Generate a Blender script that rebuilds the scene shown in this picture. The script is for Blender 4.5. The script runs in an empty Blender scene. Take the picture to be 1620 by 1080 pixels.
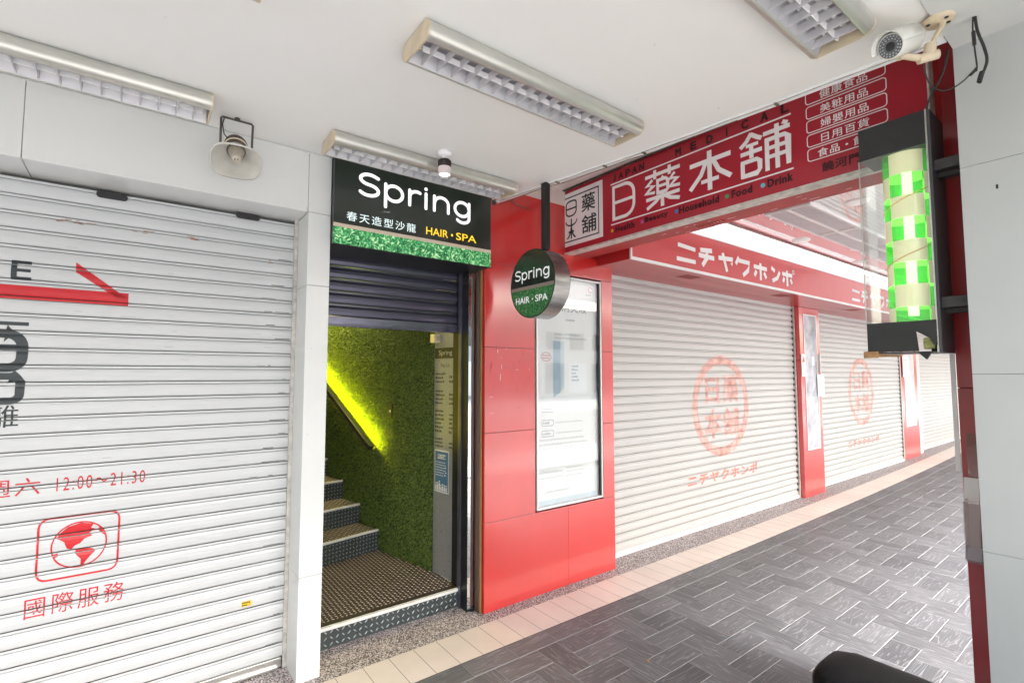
import bpy, bmesh, math, random
import numpy as np
from mathutils import Vector, Matrix
rng = random.Random(7); nrng = np.random.default_rng(11)
SC = bpy.context.scene; COL = SC.collection
R = math.radians; PI = math.pi
# ---------------------------------------------------------------- camera
cam = bpy.data.cameras.new('camera'); co = bpy.data.objects.new('camera', cam); COL.objects.link(co)
F_PX = 788.0
cam.sensor_width = 36; cam.lens = F_PX/1620*36; cam.clip_end = 400; cam.clip_start = .02
pitch = math.atan(52/F_PX); yaw = math.atan2(596., math.hypot(F_PX, 52))
co.location = (0, 0, 1.6); co.rotation_euler = (PI/2+pitch, 0, -yaw)
SC.camera = co
# ---------------------------------------------------------------- world and sun
W = bpy.data.worlds.new('World'); SC.world = W; W.use_nodes = True
wn = W.node_tree; sky = wn.nodes.new('ShaderNodeTexSky'); sky.sky_type = 'NISHITA'; sky.sun_disc = False
SUN_EL, SUN_AZ = R(48), R(165)
sky.sun_elevation = SUN_EL; sky.sun_rotation = SUN_AZ; sky.air_density = 1.6; sky.dust_density = 5.0; sky.ozone_density = .6
bg = wn.nodes['Background']; hs = wn.nodes.new('ShaderNodeHueSaturation'); hs.inputs['Saturation'].default_value = .6
wn.links.new(sky.outputs[0], hs.inputs['Color']); wn.links.new(hs.outputs[0], bg.inputs[0]); bg.inputs[1].default_value = .15
sl = bpy.data.lights.new('sun', 'SUN'); sl.energy = 1.5; sl.angle = R(14); sl.color = (.98, .99, 1)
so = bpy.data.objects.new('sun', sl); COL.objects.link(so)
sd = Vector((math.sin(SUN_AZ)*math.cos(SUN_EL), math.cos(SUN_AZ)*math.cos(SUN_EL), math.sin(SUN_EL)))
so.rotation_euler = sd.to_track_quat('Z', 'Y').to_euler(); so.location = (0, -10, 20)
SC.view_settings.view_transform = 'Standard'; SC.view_settings.look = 'None'
SC.view_settings.exposure = 2.55; SC.view_settings.gamma = 1
SC.cycles.use_denoising = True; SC.cycles.max_bounces = 10; SC.cycles.diffuse_bounces = 6
SC.cycles.glossy_bounces = 5; SC.cycles.transparent_max_bounces = 12; SC.cycles.sample_clamp_indirect = 6
LIT = .165                    # radiance that shows as full white at this exposure

# ---------------------------------------------------------------- materials
def lin(c):
    if isinstance(c, str):
        c = tuple(int(c[i:i+2], 16)/255 for i in (0, 2, 4))
        return tuple((v/12.92 if v <= .04045 else ((v+.055)/1.055)**2.4) for v in c)
    return c
MATS = {}
def mat(name, col, rough=.5, metal=0., var=.08, vscale=3., bump=0., bscale=80., coat=0., emis=None, es=0., spec=.5, alt=None, stretch=(1,1,1), coatrough=.03, rvar=0.):
    if name in MATS: return MATS[name]
    m = bpy.data.materials.new(name); m.use_nodes = True; n = m.node_tree.nodes; l = m.node_tree.links
    b = n['Principled BSDF']; c = lin(col)
    b.inputs['Roughness'].default_value = rough; b.inputs['Metallic'].default_value = metal
    b.inputs['Coat Weight'].default_value = coat; b.inputs['Coat Roughness'].default_value = coatrough
    b.inputs['Specular IOR Level'].default_value = spec
    tc = n.new('ShaderNodeTexCoord'); mp = n.new('ShaderNodeMapping'); l.new(tc.outputs['Object'], mp.inputs[0])
    mp.inputs['Scale'].default_value = stretch
    nz = n.new('ShaderNodeTexNoise'); nz.inputs['Scale'].default_value = vscale; nz.inputs['Detail'].default_value = 6; nz.inputs['Roughness'].default_value = .6
    l.new(mp.outputs[0], nz.inputs['Vector'])
    rp = n.new('ShaderNodeValToRGB'); l.new(nz.outputs[0], rp.inputs[0])
    rp.color_ramp.elements[0].position = .3; rp.color_ramp.elements[1].position = .7
    c2 = lin(alt) if alt else tuple(min(1, v*(1+var)) for v in c)
    c1 = tuple(v*(1-var) for v in c)
    rp.color_ramp.elements[0].color = (*c1, 1); rp.color_ramp.elements[1].color = (*c2, 1)
    l.new(rp.outputs[0], b.inputs['Base Color'])
    if rvar:
        mr = n.new('ShaderNodeMapRange'); l.new(nz.outputs[0], mr.inputs[0]); mr.inputs[1].default_value = .3; mr.inputs[2].default_value = .7
        mr.inputs[3].default_value = max(.02, rough-rvar); mr.inputs[4].default_value = rough+rvar; l.new(mr.outputs[0], b.inputs['Roughness'])
    if bump:
        nb = n.new('ShaderNodeTexNoise'); nb.inputs['Scale'].default_value = bscale; nb.inputs['Detail'].default_value = 4
        l.new(mp.outputs[0], nb.inputs['Vector'])
        bp = n.new('ShaderNodeBump'); bp.inputs['Strength'].default_value = bump; bp.inputs['Distance'].default_value = .004
        l.new(nb.outputs[0], bp.inputs['Height']); l.new(bp.outputs[0], b.inputs['Normal'])
    if emis:
        b.inputs['Emission Color'].default_value = (*lin(emis), 1); b.inputs['Emission Strength'].default_value = es
    MATS[name] = m; return m
def nodes(m): return m.node_tree.nodes, m.node_tree.links, m.node_tree.nodes['Principled BSDF']
def glass(name, tint=(1,1,1), gloss=.12, rough=.02):
    m = bpy.data.materials.new(name); m.use_nodes = True; n = m.node_tree.nodes; l = m.node_tree.links; n.clear()
    o = n.new('ShaderNodeOutputMaterial'); t = n.new('ShaderNodeBsdfTransparent'); t.inputs[0].default_value = (*tint, 1)
    g = n.new('ShaderNodeBsdfGlossy'); g.inputs['Roughness'].default_value = rough
    mx = n.new('ShaderNodeMixShader'); fr = n.new('ShaderNodeLayerWeight'); fr.inputs[0].default_value = .35
    ad = n.new('ShaderNodeMath'); ad.operation = 'MULTIPLY_ADD'; ad.inputs[1].default_value = .22; ad.inputs[2].default_value = gloss
    l.new(fr.outputs['Fresnel'], ad.inputs[0]); l.new(ad.outputs[0], mx.inputs[0]); l.new(t.outputs[0], mx.inputs[1]); l.new(g.outputs[0], mx.inputs[2]); l.new(mx.outputs[0], o.inputs[0])
    MATS[name] = m; return m

M_ceil = mat('ceiling_paint', (.84,.845,.84), .6, var=.025, vscale=1.2, bump=.05, bscale=30)
M_white = mat('white_cladding', (.69,.705,.70), .28, var=.03, vscale=1.5, coat=.3, coatrough=.15)
M_joint = mat('joint_sealant', (.30,.29,.28), .8)
M_dark = mat('dark_gap', (.03,.03,.03), .7)
M_red = mat('red_cladding', (.60,.024,.020), .30, var=.08, vscale=2., coat=1., coatrough=.14, bump=0, bscale=6)
M_redd = mat('dark_red_sheet', (.42,.016,.034), .4, var=.08, vscale=3, coat=.4, coatrough=.15)
M_redbeam = mat('red_beam_paint', (.42,.02,.018), .4, var=.12, vscale=5, spec=.3)
M_alu = mat('aluminium', (.62,.62,.60), .35, 1., var=.1, vscale=8, stretch=(1,1,6))
M_alud = mat('weathered_aluminium', (.62,.60,.56), .5, .4, var=.25, vscale=25)
M_silver = mat('silver_lamp_paint', (.56,.56,.52), .32, .65, var=.06, vscale=6, coat=.2)
M_cream = mat('cream_plastic', (.60,.51,.37), .45, var=.12, vscale=14, bump=.02)
M_creamw = mat('ivory_plastic', (.74,.66,.50), .45, var=.12, vscale=14)
M_louv = mat('louvre_enamel', (.80,.80,.82), .3, var=.05, vscale=8)
M_black = mat('black_paint', (.018,.019,.02), .38, var=.2, vscale=20)
M_blackm = mat('black_steel', (.025,.028,.032), .28, .5, var=.3, vscale=9, stretch=(3,3,.6))
M_rubber = mat('black_cable_sheath', (.02,.02,.02), .5)
M_cablew = mat('grey_cable_sheath', (.45,.43,.38), .6, var=.3, vscale=20)
M_cabled = mat('brown_cable_sheath', (.14,.12,.09), .7, var=.4, vscale=30)
M_steel = mat('brushed_steel', (.40,.41,.43), .33, .45, var=.18, vscale=5, stretch=(4,4,40), rvar=.08)
M_blue = mat('royal_blue_print', (.06,.16,.30), .5)
M_paper = mat('white_paper', (.82,.82,.82), .6, var=.02)
M_ink = mat('black_ink', (.02,.02,.022), .5)
M_grey = mat('grey_ink', (.38,.40,.43), .6)
M_lgrey = mat('pale_grey_ink', (.58,.60,.62), .6)
M_redink = mat('red_ink', (.55,.012,.02), .4)
M_faded = mat('faded_red_print', (.76,.30,.25), .5, var=.35, vscale=9, alt=(.78,.55,.50))
M_fadef = mat('fresh_red_print', (.72,.22,.17), .5, var=.3, vscale=12)
M_whiteink = mat('white_lettering', (.90,.89,.90), .4, var=.02)
M_rust = mat('rust', (.32,.12,.05), .9, var=.4, vscale=60)
M_yel = mat('yellow_sticker', (.75,.50,.02), .5)
M_wood = mat('varnished_wood', (.36,.19,.07), .5, var=.35, vscale=4, stretch=(20,20,1), bump=.1)
M_card = mat('brown_cardboard', (.36,.20,.09), .8, var=.3, vscale=30, bump=.2)
M_mirror = mat('mirror_glass', (.78,.84,.86), .02, 1., var=.0)
M_clear = glass('clear_acrylic', (.96,.98,.97), .05)
M_win = glass('window_glass', (.98,.99,.99), .03)
M_litw = mat('lit_white_acrylic', (.8,.8,.8), .4, emis=(1,1,1), es=LIT*1.15)
M_lity = mat('lit_yellow_acrylic', (.7,.45,.03), .4, emis=(1,.70,.03), es=LIT*.9)
M_tan = mat('tan_stripe', (.45,.38,.30), .5, emis=(.8,.62,.48), es=LIT*.22)
M_tube = mat('lit_lamp_tube', (.9,.9,.9), .4, emis=(1,1,1), es=LIT*9)
M_led = mat('led_strip_light', (.9,.9,.3), .4, emis=(1,.86,.01), es=LIT*420)
M_spot = mat('spot_lens', (.9,.9,.9), .4, emis=(1,1,1), es=LIT*5)
M_signface = mat('dark_green_sign_face', (.020,.028,.022), .30, var=.2, vscale=2, coat=.5)

for m_ in (M_red,): m_.node_tree.nodes['Principled BSDF'].inputs['Coat IOR'].default_value = 1.85
# white painted shutter: dirt streaks dragged along the slats
def shutter_mat(name, col, dirt, amt, sc=(1.2,1,60), metal=0., rough=.35, coat=.2):
    m = mat(name, col, rough, metal, var=.02, vscale=2, coat=coat, coatrough=.2, bump=.9, bscale=1.6)
    n, l, b = nodes(m); rp = [x for x in n if x.type == 'VALTORGB'][0]
    tc = n.new('ShaderNodeTexCoord'); mp = n.new('ShaderNodeMapping'); mp.inputs['Scale'].default_value = sc
    l.new(tc.outputs['Object'], mp.inputs[0])
    nz = n.new('ShaderNodeTexNoise'); nz.inputs['Scale'].default_value = 2.2; nz.inputs['Detail'].default_value = 8; nz.inputs['Roughness'].default_value = .65
    l.new(mp.outputs[0], nz.inputs['Vector'])
    r2 = n.new('ShaderNodeValToRGB'); r2.color_ramp.elements[0].position = .60; r2.color_ramp.elements[1].position = .80
    r2.color_ramp.elements[0].color = (0,0,0,1); r2.color_ramp.elements[1].color = (amt,amt,amt,1); l.new(nz.outputs[0], r2.inputs[0])
    mx = n.new('ShaderNodeMix'); mx.data_type = 'RGBA'; l.new(r2.outputs[0], mx.inputs['Factor']); l.new(rp.outputs[0], mx.inputs['A']); mx.inputs['B'].default_value = (*dirt, 1)
    l.new(mx.outputs['Result'], b.inputs['Base Color']); return m
M_shw = shutter_mat('white_shutter_enamel', (.57,.585,.60), (.33,.31,.29), .75)
M_shc = shutter_mat('ivory_shutter_enamel', (.52,.52,.51), (.45,.42,.39), .5)
M_shd = shutter_mat('dark_shutter_enamel', (.10,.10,.145), (.30,.36,.40), .35, sc=(3,1,40), metal=.6, rough=.28, coat=.3)
M_gap = mat('shutter_groove', (.10,.10,.10), .7, var=.5, vscale=6, stretch=(1,1,30))
M_gapl = mat('shutter_groove_light', (.24,.23,.22), .7, var=.4, vscale=6, stretch=(1,1,30))

def granite():
    m = mat('washed_granite_chips', (.3,.28,.28), .55); n, l, b = nodes(m)
    tc = n.new('ShaderNodeTexCoord'); v = n.new('ShaderNodeTexVoronoi'); v.inputs['Scale'].default_value = 190
    l.new(tc.outputs['Object'], v.inputs['Vector'])
    rp = n.new('ShaderNodeValToRGB'); e = rp.color_ramp.elements
    e[0].color = (.03,.028,.03,1); e[0].position = .12; e[1].color = (.66,.60,.60,1); e[1].position = .85
    x = e.new(.40); x.color = (.13,.11,.11,1); x = e.new(.6); x.color = (.38,.32,.32,1)
    sp = n.new('ShaderNodeSeparateColor'); l.new(v.outputs['Color'], sp.inputs[0]); l.new(sp.outputs[0], rp.inputs[0]); l.new(rp.outputs[0], b.inputs['Base Color'])
    bp = n.new('ShaderNodeBump'); bp.inputs['Strength'].default_value = .4; bp.inputs['Distance'].default_value = .003; l.new(v.outputs['Distance'], bp.inputs['Height']); l.new(bp.outputs[0], b.inputs['Normal'])
    return m
M_gran = granite()
def slate():
    m = mat('dark_riven_slate_tile', (.06,.06,.064), .38); n, l, b = nodes(m)
    uv = n.new('ShaderNodeUVMap'); uv.uv_map = 'UVMap'
    mp = n.new('ShaderNodeMapping'); mp.inputs['Scale'].default_value = (1.7, 24, 1); l.new(uv.outputs[0], mp.inputs[0])
    nz = n.new('ShaderNodeTexNoise'); nz.inputs['Scale'].default_value = 1.; nz.inputs['Detail'].default_value = 3; nz.inputs['Distortion'].default_value = .45; l.new(mp.outputs[0], nz.inputs['Vector'])
    # ridges: contour lines of the noise
    ml = n.new('ShaderNodeMath'); ml.operation = 'MULTIPLY'; ml.inputs[1].default_value = 8; l.new(nz.outputs[0], ml.inputs[0])
    fr = n.new('ShaderNodeMath'); fr.operation = 'PINGPONG'; fr.inputs[1].default_value = .5; l.new(ml.outputs[0], fr.inputs[0])
    pw = n.new('ShaderNodeMath'); pw.operation = 'POWER'; pw.inputs[1].default_value = 7; l.new(fr.outputs[0], pw.inputs[0])
    n2 = n.new('ShaderNodeTexNoise'); n2.inputs['Scale'].default_value = 160; n2.inputs['Detail'].default_value = 3; l.new(uv.outputs[0], n2.inputs['Vector'])
    ad = n.new('ShaderNodeMath'); ad.operation = 'MULTIPLY_ADD'; ad.inputs[1].default_value = 110; l.new(pw.outputs[0], ad.inputs[0])
    m3 = n.new('ShaderNodeMath'); m3.operation = 'MULTIPLY'; m3.inputs[1].default_value = .25; l.new(n2.outputs[0], m3.inputs[0]); l.new(m3.outputs[0], ad.inputs[2])
    bp = n.new('ShaderNodeBump'); bp.inputs['Strength'].default_value = .45; bp.inputs['Distance'].default_value = .0018; l.new(ad.outputs[0], bp.inputs['Height']); l.new(bp.outputs[0], b.inputs['Normal'])
    n3 = n.new('ShaderNodeTexNoise'); n3.inputs['Scale'].default_value = .9; n3.inputs['Detail'].default_value = 1; l.new(uv.outputs[0], n3.inputs['Vector'])
    rp = n.new('ShaderNodeValToRGB'); e = rp.color_ramp.elements; e[0].position = .3; e[1].position = .7; e[0].color = (.062,.065,.072,1); e[1].color = (.118,.122,.132,1); l.new(n3.outputs[0], rp.inputs[0])
    mx = n.new('ShaderNodeMix'); mx.data_type = 'RGBA'; mx.blend_type = 'ADD'; pw2 = n.new('ShaderNodeMath'); pw2.operation = 'MULTIPLY'; pw2.inputs[1].default_value = 90; l.new(pw.outputs[0], pw2.inputs[0])
    l.new(pw2.outputs[0], mx.inputs['Factor']); l.new(rp.outputs[0], mx.inputs['A']); mx.inputs['B'].default_value = (.19,.193,.20,1); l.new(mx.outputs['Result'], b.inputs['Base Color'])
    b.inputs['Roughness'].default_value = .50; b.inputs['Specular IOR Level'].default_value = .6; return m
M_slate = slate()
M_grout = mat('tile_grout', (.06,.058,.058), .9)
M_edge = mat('slate_edge_highlight', (.24,.24,.25), .5)  # paler than the slate: highlights along the joints painted onto the tile bevels
M_beige = mat('beige_ceramic_tile', (.62,.55,.50), .5, var=.08, vscale=2.5, bump=.1, bscale=60)
def turf(name, cols, scale, es=0):
    m = mat(name, (.1,.3,.1), .6); n, l, b = nodes(m)
    tc = n.new('ShaderNodeTexCoord'); v = n.new('ShaderNodeTexNoise'); v.inputs['Scale'].default_value = scale; v.inputs['Detail'].default_value = 3; v.inputs['Distortion'].default_value = 2.5
    l.new(tc.outputs['Object'], v.inputs['Vector']); rp = n.new('ShaderNodeValToRGB'); e = rp.color_ramp.elements
    e[0].position = .32; e[0].color = (*cols[0], 1); e[1].position = .68; e[1].color = (*cols[-1], 1)
    for i, c in enumerate(cols[1:-1]): x = e.new(.42+.12*i); x.color = (*c, 1)
    l.new(v.outputs[0], rp.inputs[0]); l.new(rp.outputs[0], b.inputs['Base Color'])
    if es: l.new(rp.outputs[0], b.inputs['Emission Color']); b.inputs['Emission Strength'].default_value = es
    return m
M_print = turf('printed_grass', [(.003,.025,.010), (.01,.09,.03), (.03,.22,.07), (.40,.55,.30)], 30, LIT*1.3)
M_printd = turf('printed_grass_unlit', [(.01,.05,.02), (.015,.12,.03), (.03,.22,.06), (.30,.50,.25)], 70)
M_turf = mat('artificial_turf_backing', (.03,.06,.015), .9)
M_blade = mat('artificial_turf_blade', (.165,.235,.04), .5, var=.5, vscale=60)
M_plate = mat('brown_chequer_plate', (.060,.042,.036), .42, .2, var=.25, vscale=6)
M_plateb = mat('chequer_plate_lugs', (.85,.76,.70), .3, .7, var=.2, vscale=40)
M_riser = mat('grey_chequer_plate', (.045,.055,.056), .45, .0, var=.2, vscale=6)
M_riserb = mat('grey_plate_lugs', (.42,.46,.46), .3, .7, var=.2, vscale=40)
M_nose = mat('white_step_nosing', (.72,.71,.70), .45, var=.12, vscale=12)
M_fascia = mat('red_fascia_panel', (.55,.026,.030), .35, var=.05, coat=.3, coatrough=.12)
M_glossceil = mat('glossy_ceiling_panel', (.78,.75,.76), .02, .85, var=.01)
M_asph = mat('asphalt', (.16,.16,.16), .85, var=.15, vscale=2, bump=.3)
M_pave = mat('concrete_paving', (.42,.41,.40), .8, var=.1, vscale=2, bump=.2)
M_facade = mat('pale_facade_tile', (.5,.48,.45), .6, var=.1, vscale=1)
M_facade2 = mat('grey_facade_render', (.32,.33,.35), .6, var=.1, vscale=1)
M_darkwin = mat('dark_window_glass', (.04,.05,.06), .08, 0., coat=1.)
M_seat = mat('black_seat_vinyl', (.0035,.0035,.004), .6, var=.3, vscale=12, bump=.2, bscale=120, spec=.15)
M_scoot = mat('dark_grey_scooter_paint', (.05,.052,.06), .25, coat=.8)
M_dim = mat('stairwell_plaster', (.22,.21,.16), .8)

# ---------------------------------------------------------------- mesh helpers
class MB:
    def __init__(s): s.v = []; s.f = []; s.mi = []; s.uv = []; s.sm = []
    def add(s, vs, fs, mi=0, uvs=None, smooth=False):
        o = len(s.v); s.v += [tuple(p) for p in vs]
        for k, f in enumerate(fs):
            s.f.append(tuple(i+o for i in f)); s.mi.append(mi); s.uv.append(uvs[k] if uvs else None); s.sm.append(smooth)
        return s
    def box(s, x0, x1, y0, y1, z0, z1, mi=0, M=None):
        vs = [(x, y, z) for z in (z0, z1) for y in (y0, y1) for x in (x0, x1)]
        if M: vs = [M @ Vector(p) for p in vs]
        return s.add(vs, [(0,2,3,1), (4,5,7,6), (0,1,5,4), (2,6,7,3), (0,4,6,2), (1,3,7,5)], mi)
    def quad(s, a, b, c, d, mi=0): return s.add([a, b, c, d], [(0,1,2,3)], mi)
    def prism(s, poly, vec, mi=0, caps=True, smooth=False):
        n = len(poly); vec = Vector(vec); a = [Vector(p) for p in poly]; vs = a+[p+vec for p in a]
        s.add(vs, [(i, (i+1) % n, (i+1) % n+n, i+n) for i in range(n)], mi, smooth=smooth)
        if caps: s.add(vs, [tuple(range(n))[::-1], tuple(range(n, 2*n))], mi)
        return s
    def tube(s, pts, r, n=8, mi=0, caps=True, smooth=True):
        pts = [Vector(p) for p in pts]; rs = r if isinstance(r, (list, tuple)) else [r]*len(pts)
        vs = []; up = None
        for i, p in enumerate(pts):
            d = (pts[min(i+1, len(pts)-1)]-pts[max(i-1, 0)]).normalized()
            if up is None: up = Vector((0,0,1)) if abs(d.z) < .9 else Vector((1,0,0))
            a = d.cross(up).normalized(); b = a.cross(d).normalized(); up = b
            vs += [p+(a*math.cos(t*2*PI/n)+b*math.sin(t*2*PI/n))*rs[i] for t in range(n)]
        fs = [(i*n+j, i*n+(j+1) % n, (i+1)*n+(j+1) % n, (i+1)*n+j) for i in range(len(pts)-1) for j in range(n)]
        s.add(vs, fs, mi, smooth=smooth)
        if caps: s.add(vs[:n], [tuple(range(n))], mi); s.add(vs[-n:], [tuple(range(n))[::-1]], mi)
        return s
    def lathe(s, prof, org, axis='z', n=32, mi=0, sx=1, sy=1, M=None):
        vs = []
        for r, h in prof:
            for t in range(n):
                a = 2*PI*t/n; p = (r*math.cos(a)*sx, r*math.sin(a)*sy, h)
                if axis == 'x': p = (p[2], p[0], p[1])
                elif axis == 'y': p = (p[0], p[2], p[1])
                if M: p = M @ Vector(p)
                vs.append((p[0]+org[0], p[1]+org[1], p[2]+org[2]))
        k = len(prof)
        return s.add(vs, [(i*n+j, i*n+(j+1) % n, (i+1)*n+(j+1) % n, (i+1)*n+j) for i in range(k-1) for j in range(n)], mi, smooth=True)
    def poly2(s, vs2, fs, fn, mi=0): return s.add([fn(u, v) for u, v in vs2], fs, mi)
    def build(s, name, mats, parent=None, bevel=0, recalc=True):
        mats = mats if isinstance(mats, (list, tuple)) else [mats]
        off = woff(parent) if parent else Vector((0,0,0))
        me = bpy.data.meshes.new(name)
        me.from_pydata([(p[0]-off[0], p[1]-off[1], p[2]-off[2]) for p in s.v], [], s.f)
        for m in mats: me.materials.append(m)
        me.polygons.foreach_set('material_index', s.mi); me.polygons.foreach_set('use_smooth', s.sm)
        if any(u is not None for u in s.uv):
            ul = me.uv_layers.new(name='UVMap'); k = 0; flat = []
            for f, u in zip(s.f, s.uv):
                flat += [c for p in (u or [(0,0)]*len(f)) for c in p]
            ul.data.foreach_set('uv', flat)
        me.validate(); me.update()
        if recalc:
            bm = bmesh.new(); bm.from_mesh(me); bmesh.ops.recalc_face_normals(bm, faces=bm.faces); bm.to_mesh(me); bm.free()
        o = bpy.data.objects.new(name, me); COL.objects.link(o)
        if parent: o.parent = parent
        if bevel:
            md = o.modifiers.new('bevel', 'BEVEL'); md.width = bevel; md.segments = 2; md.limit_method = 'ANGLE'; md.angle_limit = R(40)
        return o
def woff(o):
    v = Vector((0,0,0))
    while o: v += Vector(o.location); o = o.parent
    return v
def tag(o, label=None, cat=None, group=None, kind=None):
    if label: o['label'] = label
    if cat: o['category'] = cat
    if group: o['group'] = group
    if kind: o['kind'] = kind
    return o
def thing(name, label, cat, loc=(0,0,0), group=None):
    o = bpy.data.objects.new(name, None); COL.objects.link(o); o.location = loc; o.empty_display_size = .1
    return tag(o, label, cat, group)
def copy_tree(o, parent=None):
    c = o.copy(); COL.objects.link(c); c.parent = parent
    for ch in [x for x in SC.objects if x.parent is o]: copy_tree(ch, c)
    return c
def struct(name, mb, m, **k): return tag(mb.build(name, m, **k), kind='structure')

# text outlines as flat meshes -------------------------------------------------
_tc = {}
def text2d(body, bold=0., space=1., res=3):
    key = (body, bold, space, res)
    if key in _tc: return _tc[key]
    cu = bpy.data.curves.new('t', 'FONT'); cu.body = body; cu.size = 1; cu.offset = bold; cu.space_character = space; cu.resolution_u = res
    ob = bpy.data.objects.new('t', cu); COL.objects.link(ob)
    dg = bpy.context.evaluated_depsgraph_get(); ev = ob.evaluated_get(dg)
    me = bpy.data.meshes.new_from_object(ev)
    vs = [(v.co.x, v.co.y) for v in me.vertices]; fs = [tuple(p.vertices) for p in me.polygons]
    bpy.data.objects.remove(ob); bpy.data.curves.remove(cu); bpy.data.meshes.remove(me)
    _tc[key] = (vs, fs); return _tc[key]
def fit(vs, u0, u1, v0, v1):
    a = np.array(vs); mn = a.min(0); mx = a.max(0); s = np.array([(u1-u0), (v1-v0)])/(mx-mn)
    return [tuple(p) for p in (a-mn)*s+np.array([u0, v0])]
def put(mb, body, u0, u1, v0, v1, fn, mi=0, bold=0., space=1.):
    vs, fs = text2d(body, 0, space)
    if bold <= .003: mb.poly2(fit(vs, u0, u1, v0, v1), fs, fn, mi); return
    d = bold*(v1-v0)*1.1; o = Vector(fn(0, 0)); nn = (Vector(fn(1, 0))-o).cross(Vector(fn(0, 1))-o).normalized()
    q = fit(vs, u0+d, u1-d, v0+d, v1-d); k = 6 if bold < .02 else 10
    for i in range(k):
        a = 2*PI*i/k; du, dv = d*math.cos(a), d*math.sin(a)
        mb.add([tuple(Vector(fn(u+du, v+dv))+nn*(.00012*i)) for u, v in q], fs, mi)
def stroke(mb, pts, w, fn, mi=0, rnd=True, closed=False):
    P = [Vector(p) for p in pts]; n = len(P); L = []; Rr = []
    for i in range(n):
        if closed: d = (P[(i+1) % n]-P[i-1]).normalized()
        else: d = (P[min(i+1, n-1)]-P[max(i-1, 0)]).normalized()
        nn = Vector((-d.y, d.x))
        if closed or 0 < i < n-1:
            d1 = (P[i]-P[i-1]).normalized(); c = max(.5, abs(d1.dot(d))); k = w/2/c
        else: k = w/2
        L.append(P[i]+nn*k); Rr.append(P[i]-nn*k)
    vs = L+Rr; m = n if closed else n-1
    mb.sk = getattr(mb, 'sk', 0)+1; o = Vector(fn(0, 0)); nn = (Vector(fn(1, 0))-o).cross(Vector(fn(0, 1))-o).normalized()*(.00018*(mb.sk % 12)); f0 = fn; fn = lambda u, v: tuple(Vector(f0(u, v))+nn)
    mb.add([fn(p.x, p.y) for p in vs], [(i, (i+1) % n, (i+1) % n+n, i+n) for i in range(m)], mi)
    if rnd and not closed:
        for c, s in ((P[0], P[0]-P[1]), (P[-1], P[-1]-P[-2])):
            a = math.atan2(s.y, s.x)
            cs = [c+Vector((math.cos(a+t), math.sin(a+t)))*w/2 for t in np.linspace(-PI/2, PI/2, 9)]
            nn = nn+nn.normalized()*.00005; mb.add([fn(p.x, p.y) for p in cs], [tuple(range(9))], mi)
def arc(cx, cy, rx, ry, a0, a1, n=14): return [(cx+rx*math.cos(R(a)), cy+ry*math.sin(R(a))) for a in np.linspace(a0, a1, n)]
def rrect(u0, u1, v0, v1, r, n=5):
    p = []
    for cx, cy, a in ((u1-r, v1-r, 0), (u0+r, v1-r, 90), (u0+r, v0+r, 180), (u1-r, v0+r, 270)): p += arc(cx, cy, r, r, a, a+90, n)
    return p
def disc2(mb, cx, cy, r, fn, mi=0, n=24, ry=None): mb.add([fn(*p) for p in arc(cx, cy, r, ry or r, 0, 360-360/n, n)], [tuple(range(n))], mi)
def rect2(mb, u0, u1, v0, v1, fn, mi=0): mb.add([fn(u0,v0), fn(u1,v0), fn(u1,v1), fn(u0,v1)], [(0,1,2,3)], mi)
def onY(y): return lambda u, v: (u, y, v)          # on a wall facing the street
def onX(x): return lambda u, v: (x, -u, v)         # on a face seen from the left; u runs along -Y
def dashes(mb, u0, u1, v0, v1, rows, fn, mi=0, fill=.55, gap=.25, h=.5):
    dv = (v1-v0)/rows
    for r_ in range(rows):
        u = u0; end = u0+(u1-u0)*rng.uniform(.6, 1)
        while u < end:
            w = dv*rng.uniform(.4, .9); b = v1-dv*(r_+1)+dv*(1-h)/2
            rect2(mb, u, min(u+w*.8, u1), b+dv*h*rng.uniform(0, .15), b+dv*h*rng.uniform(.7, 1), fn, mi); u += w

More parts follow.
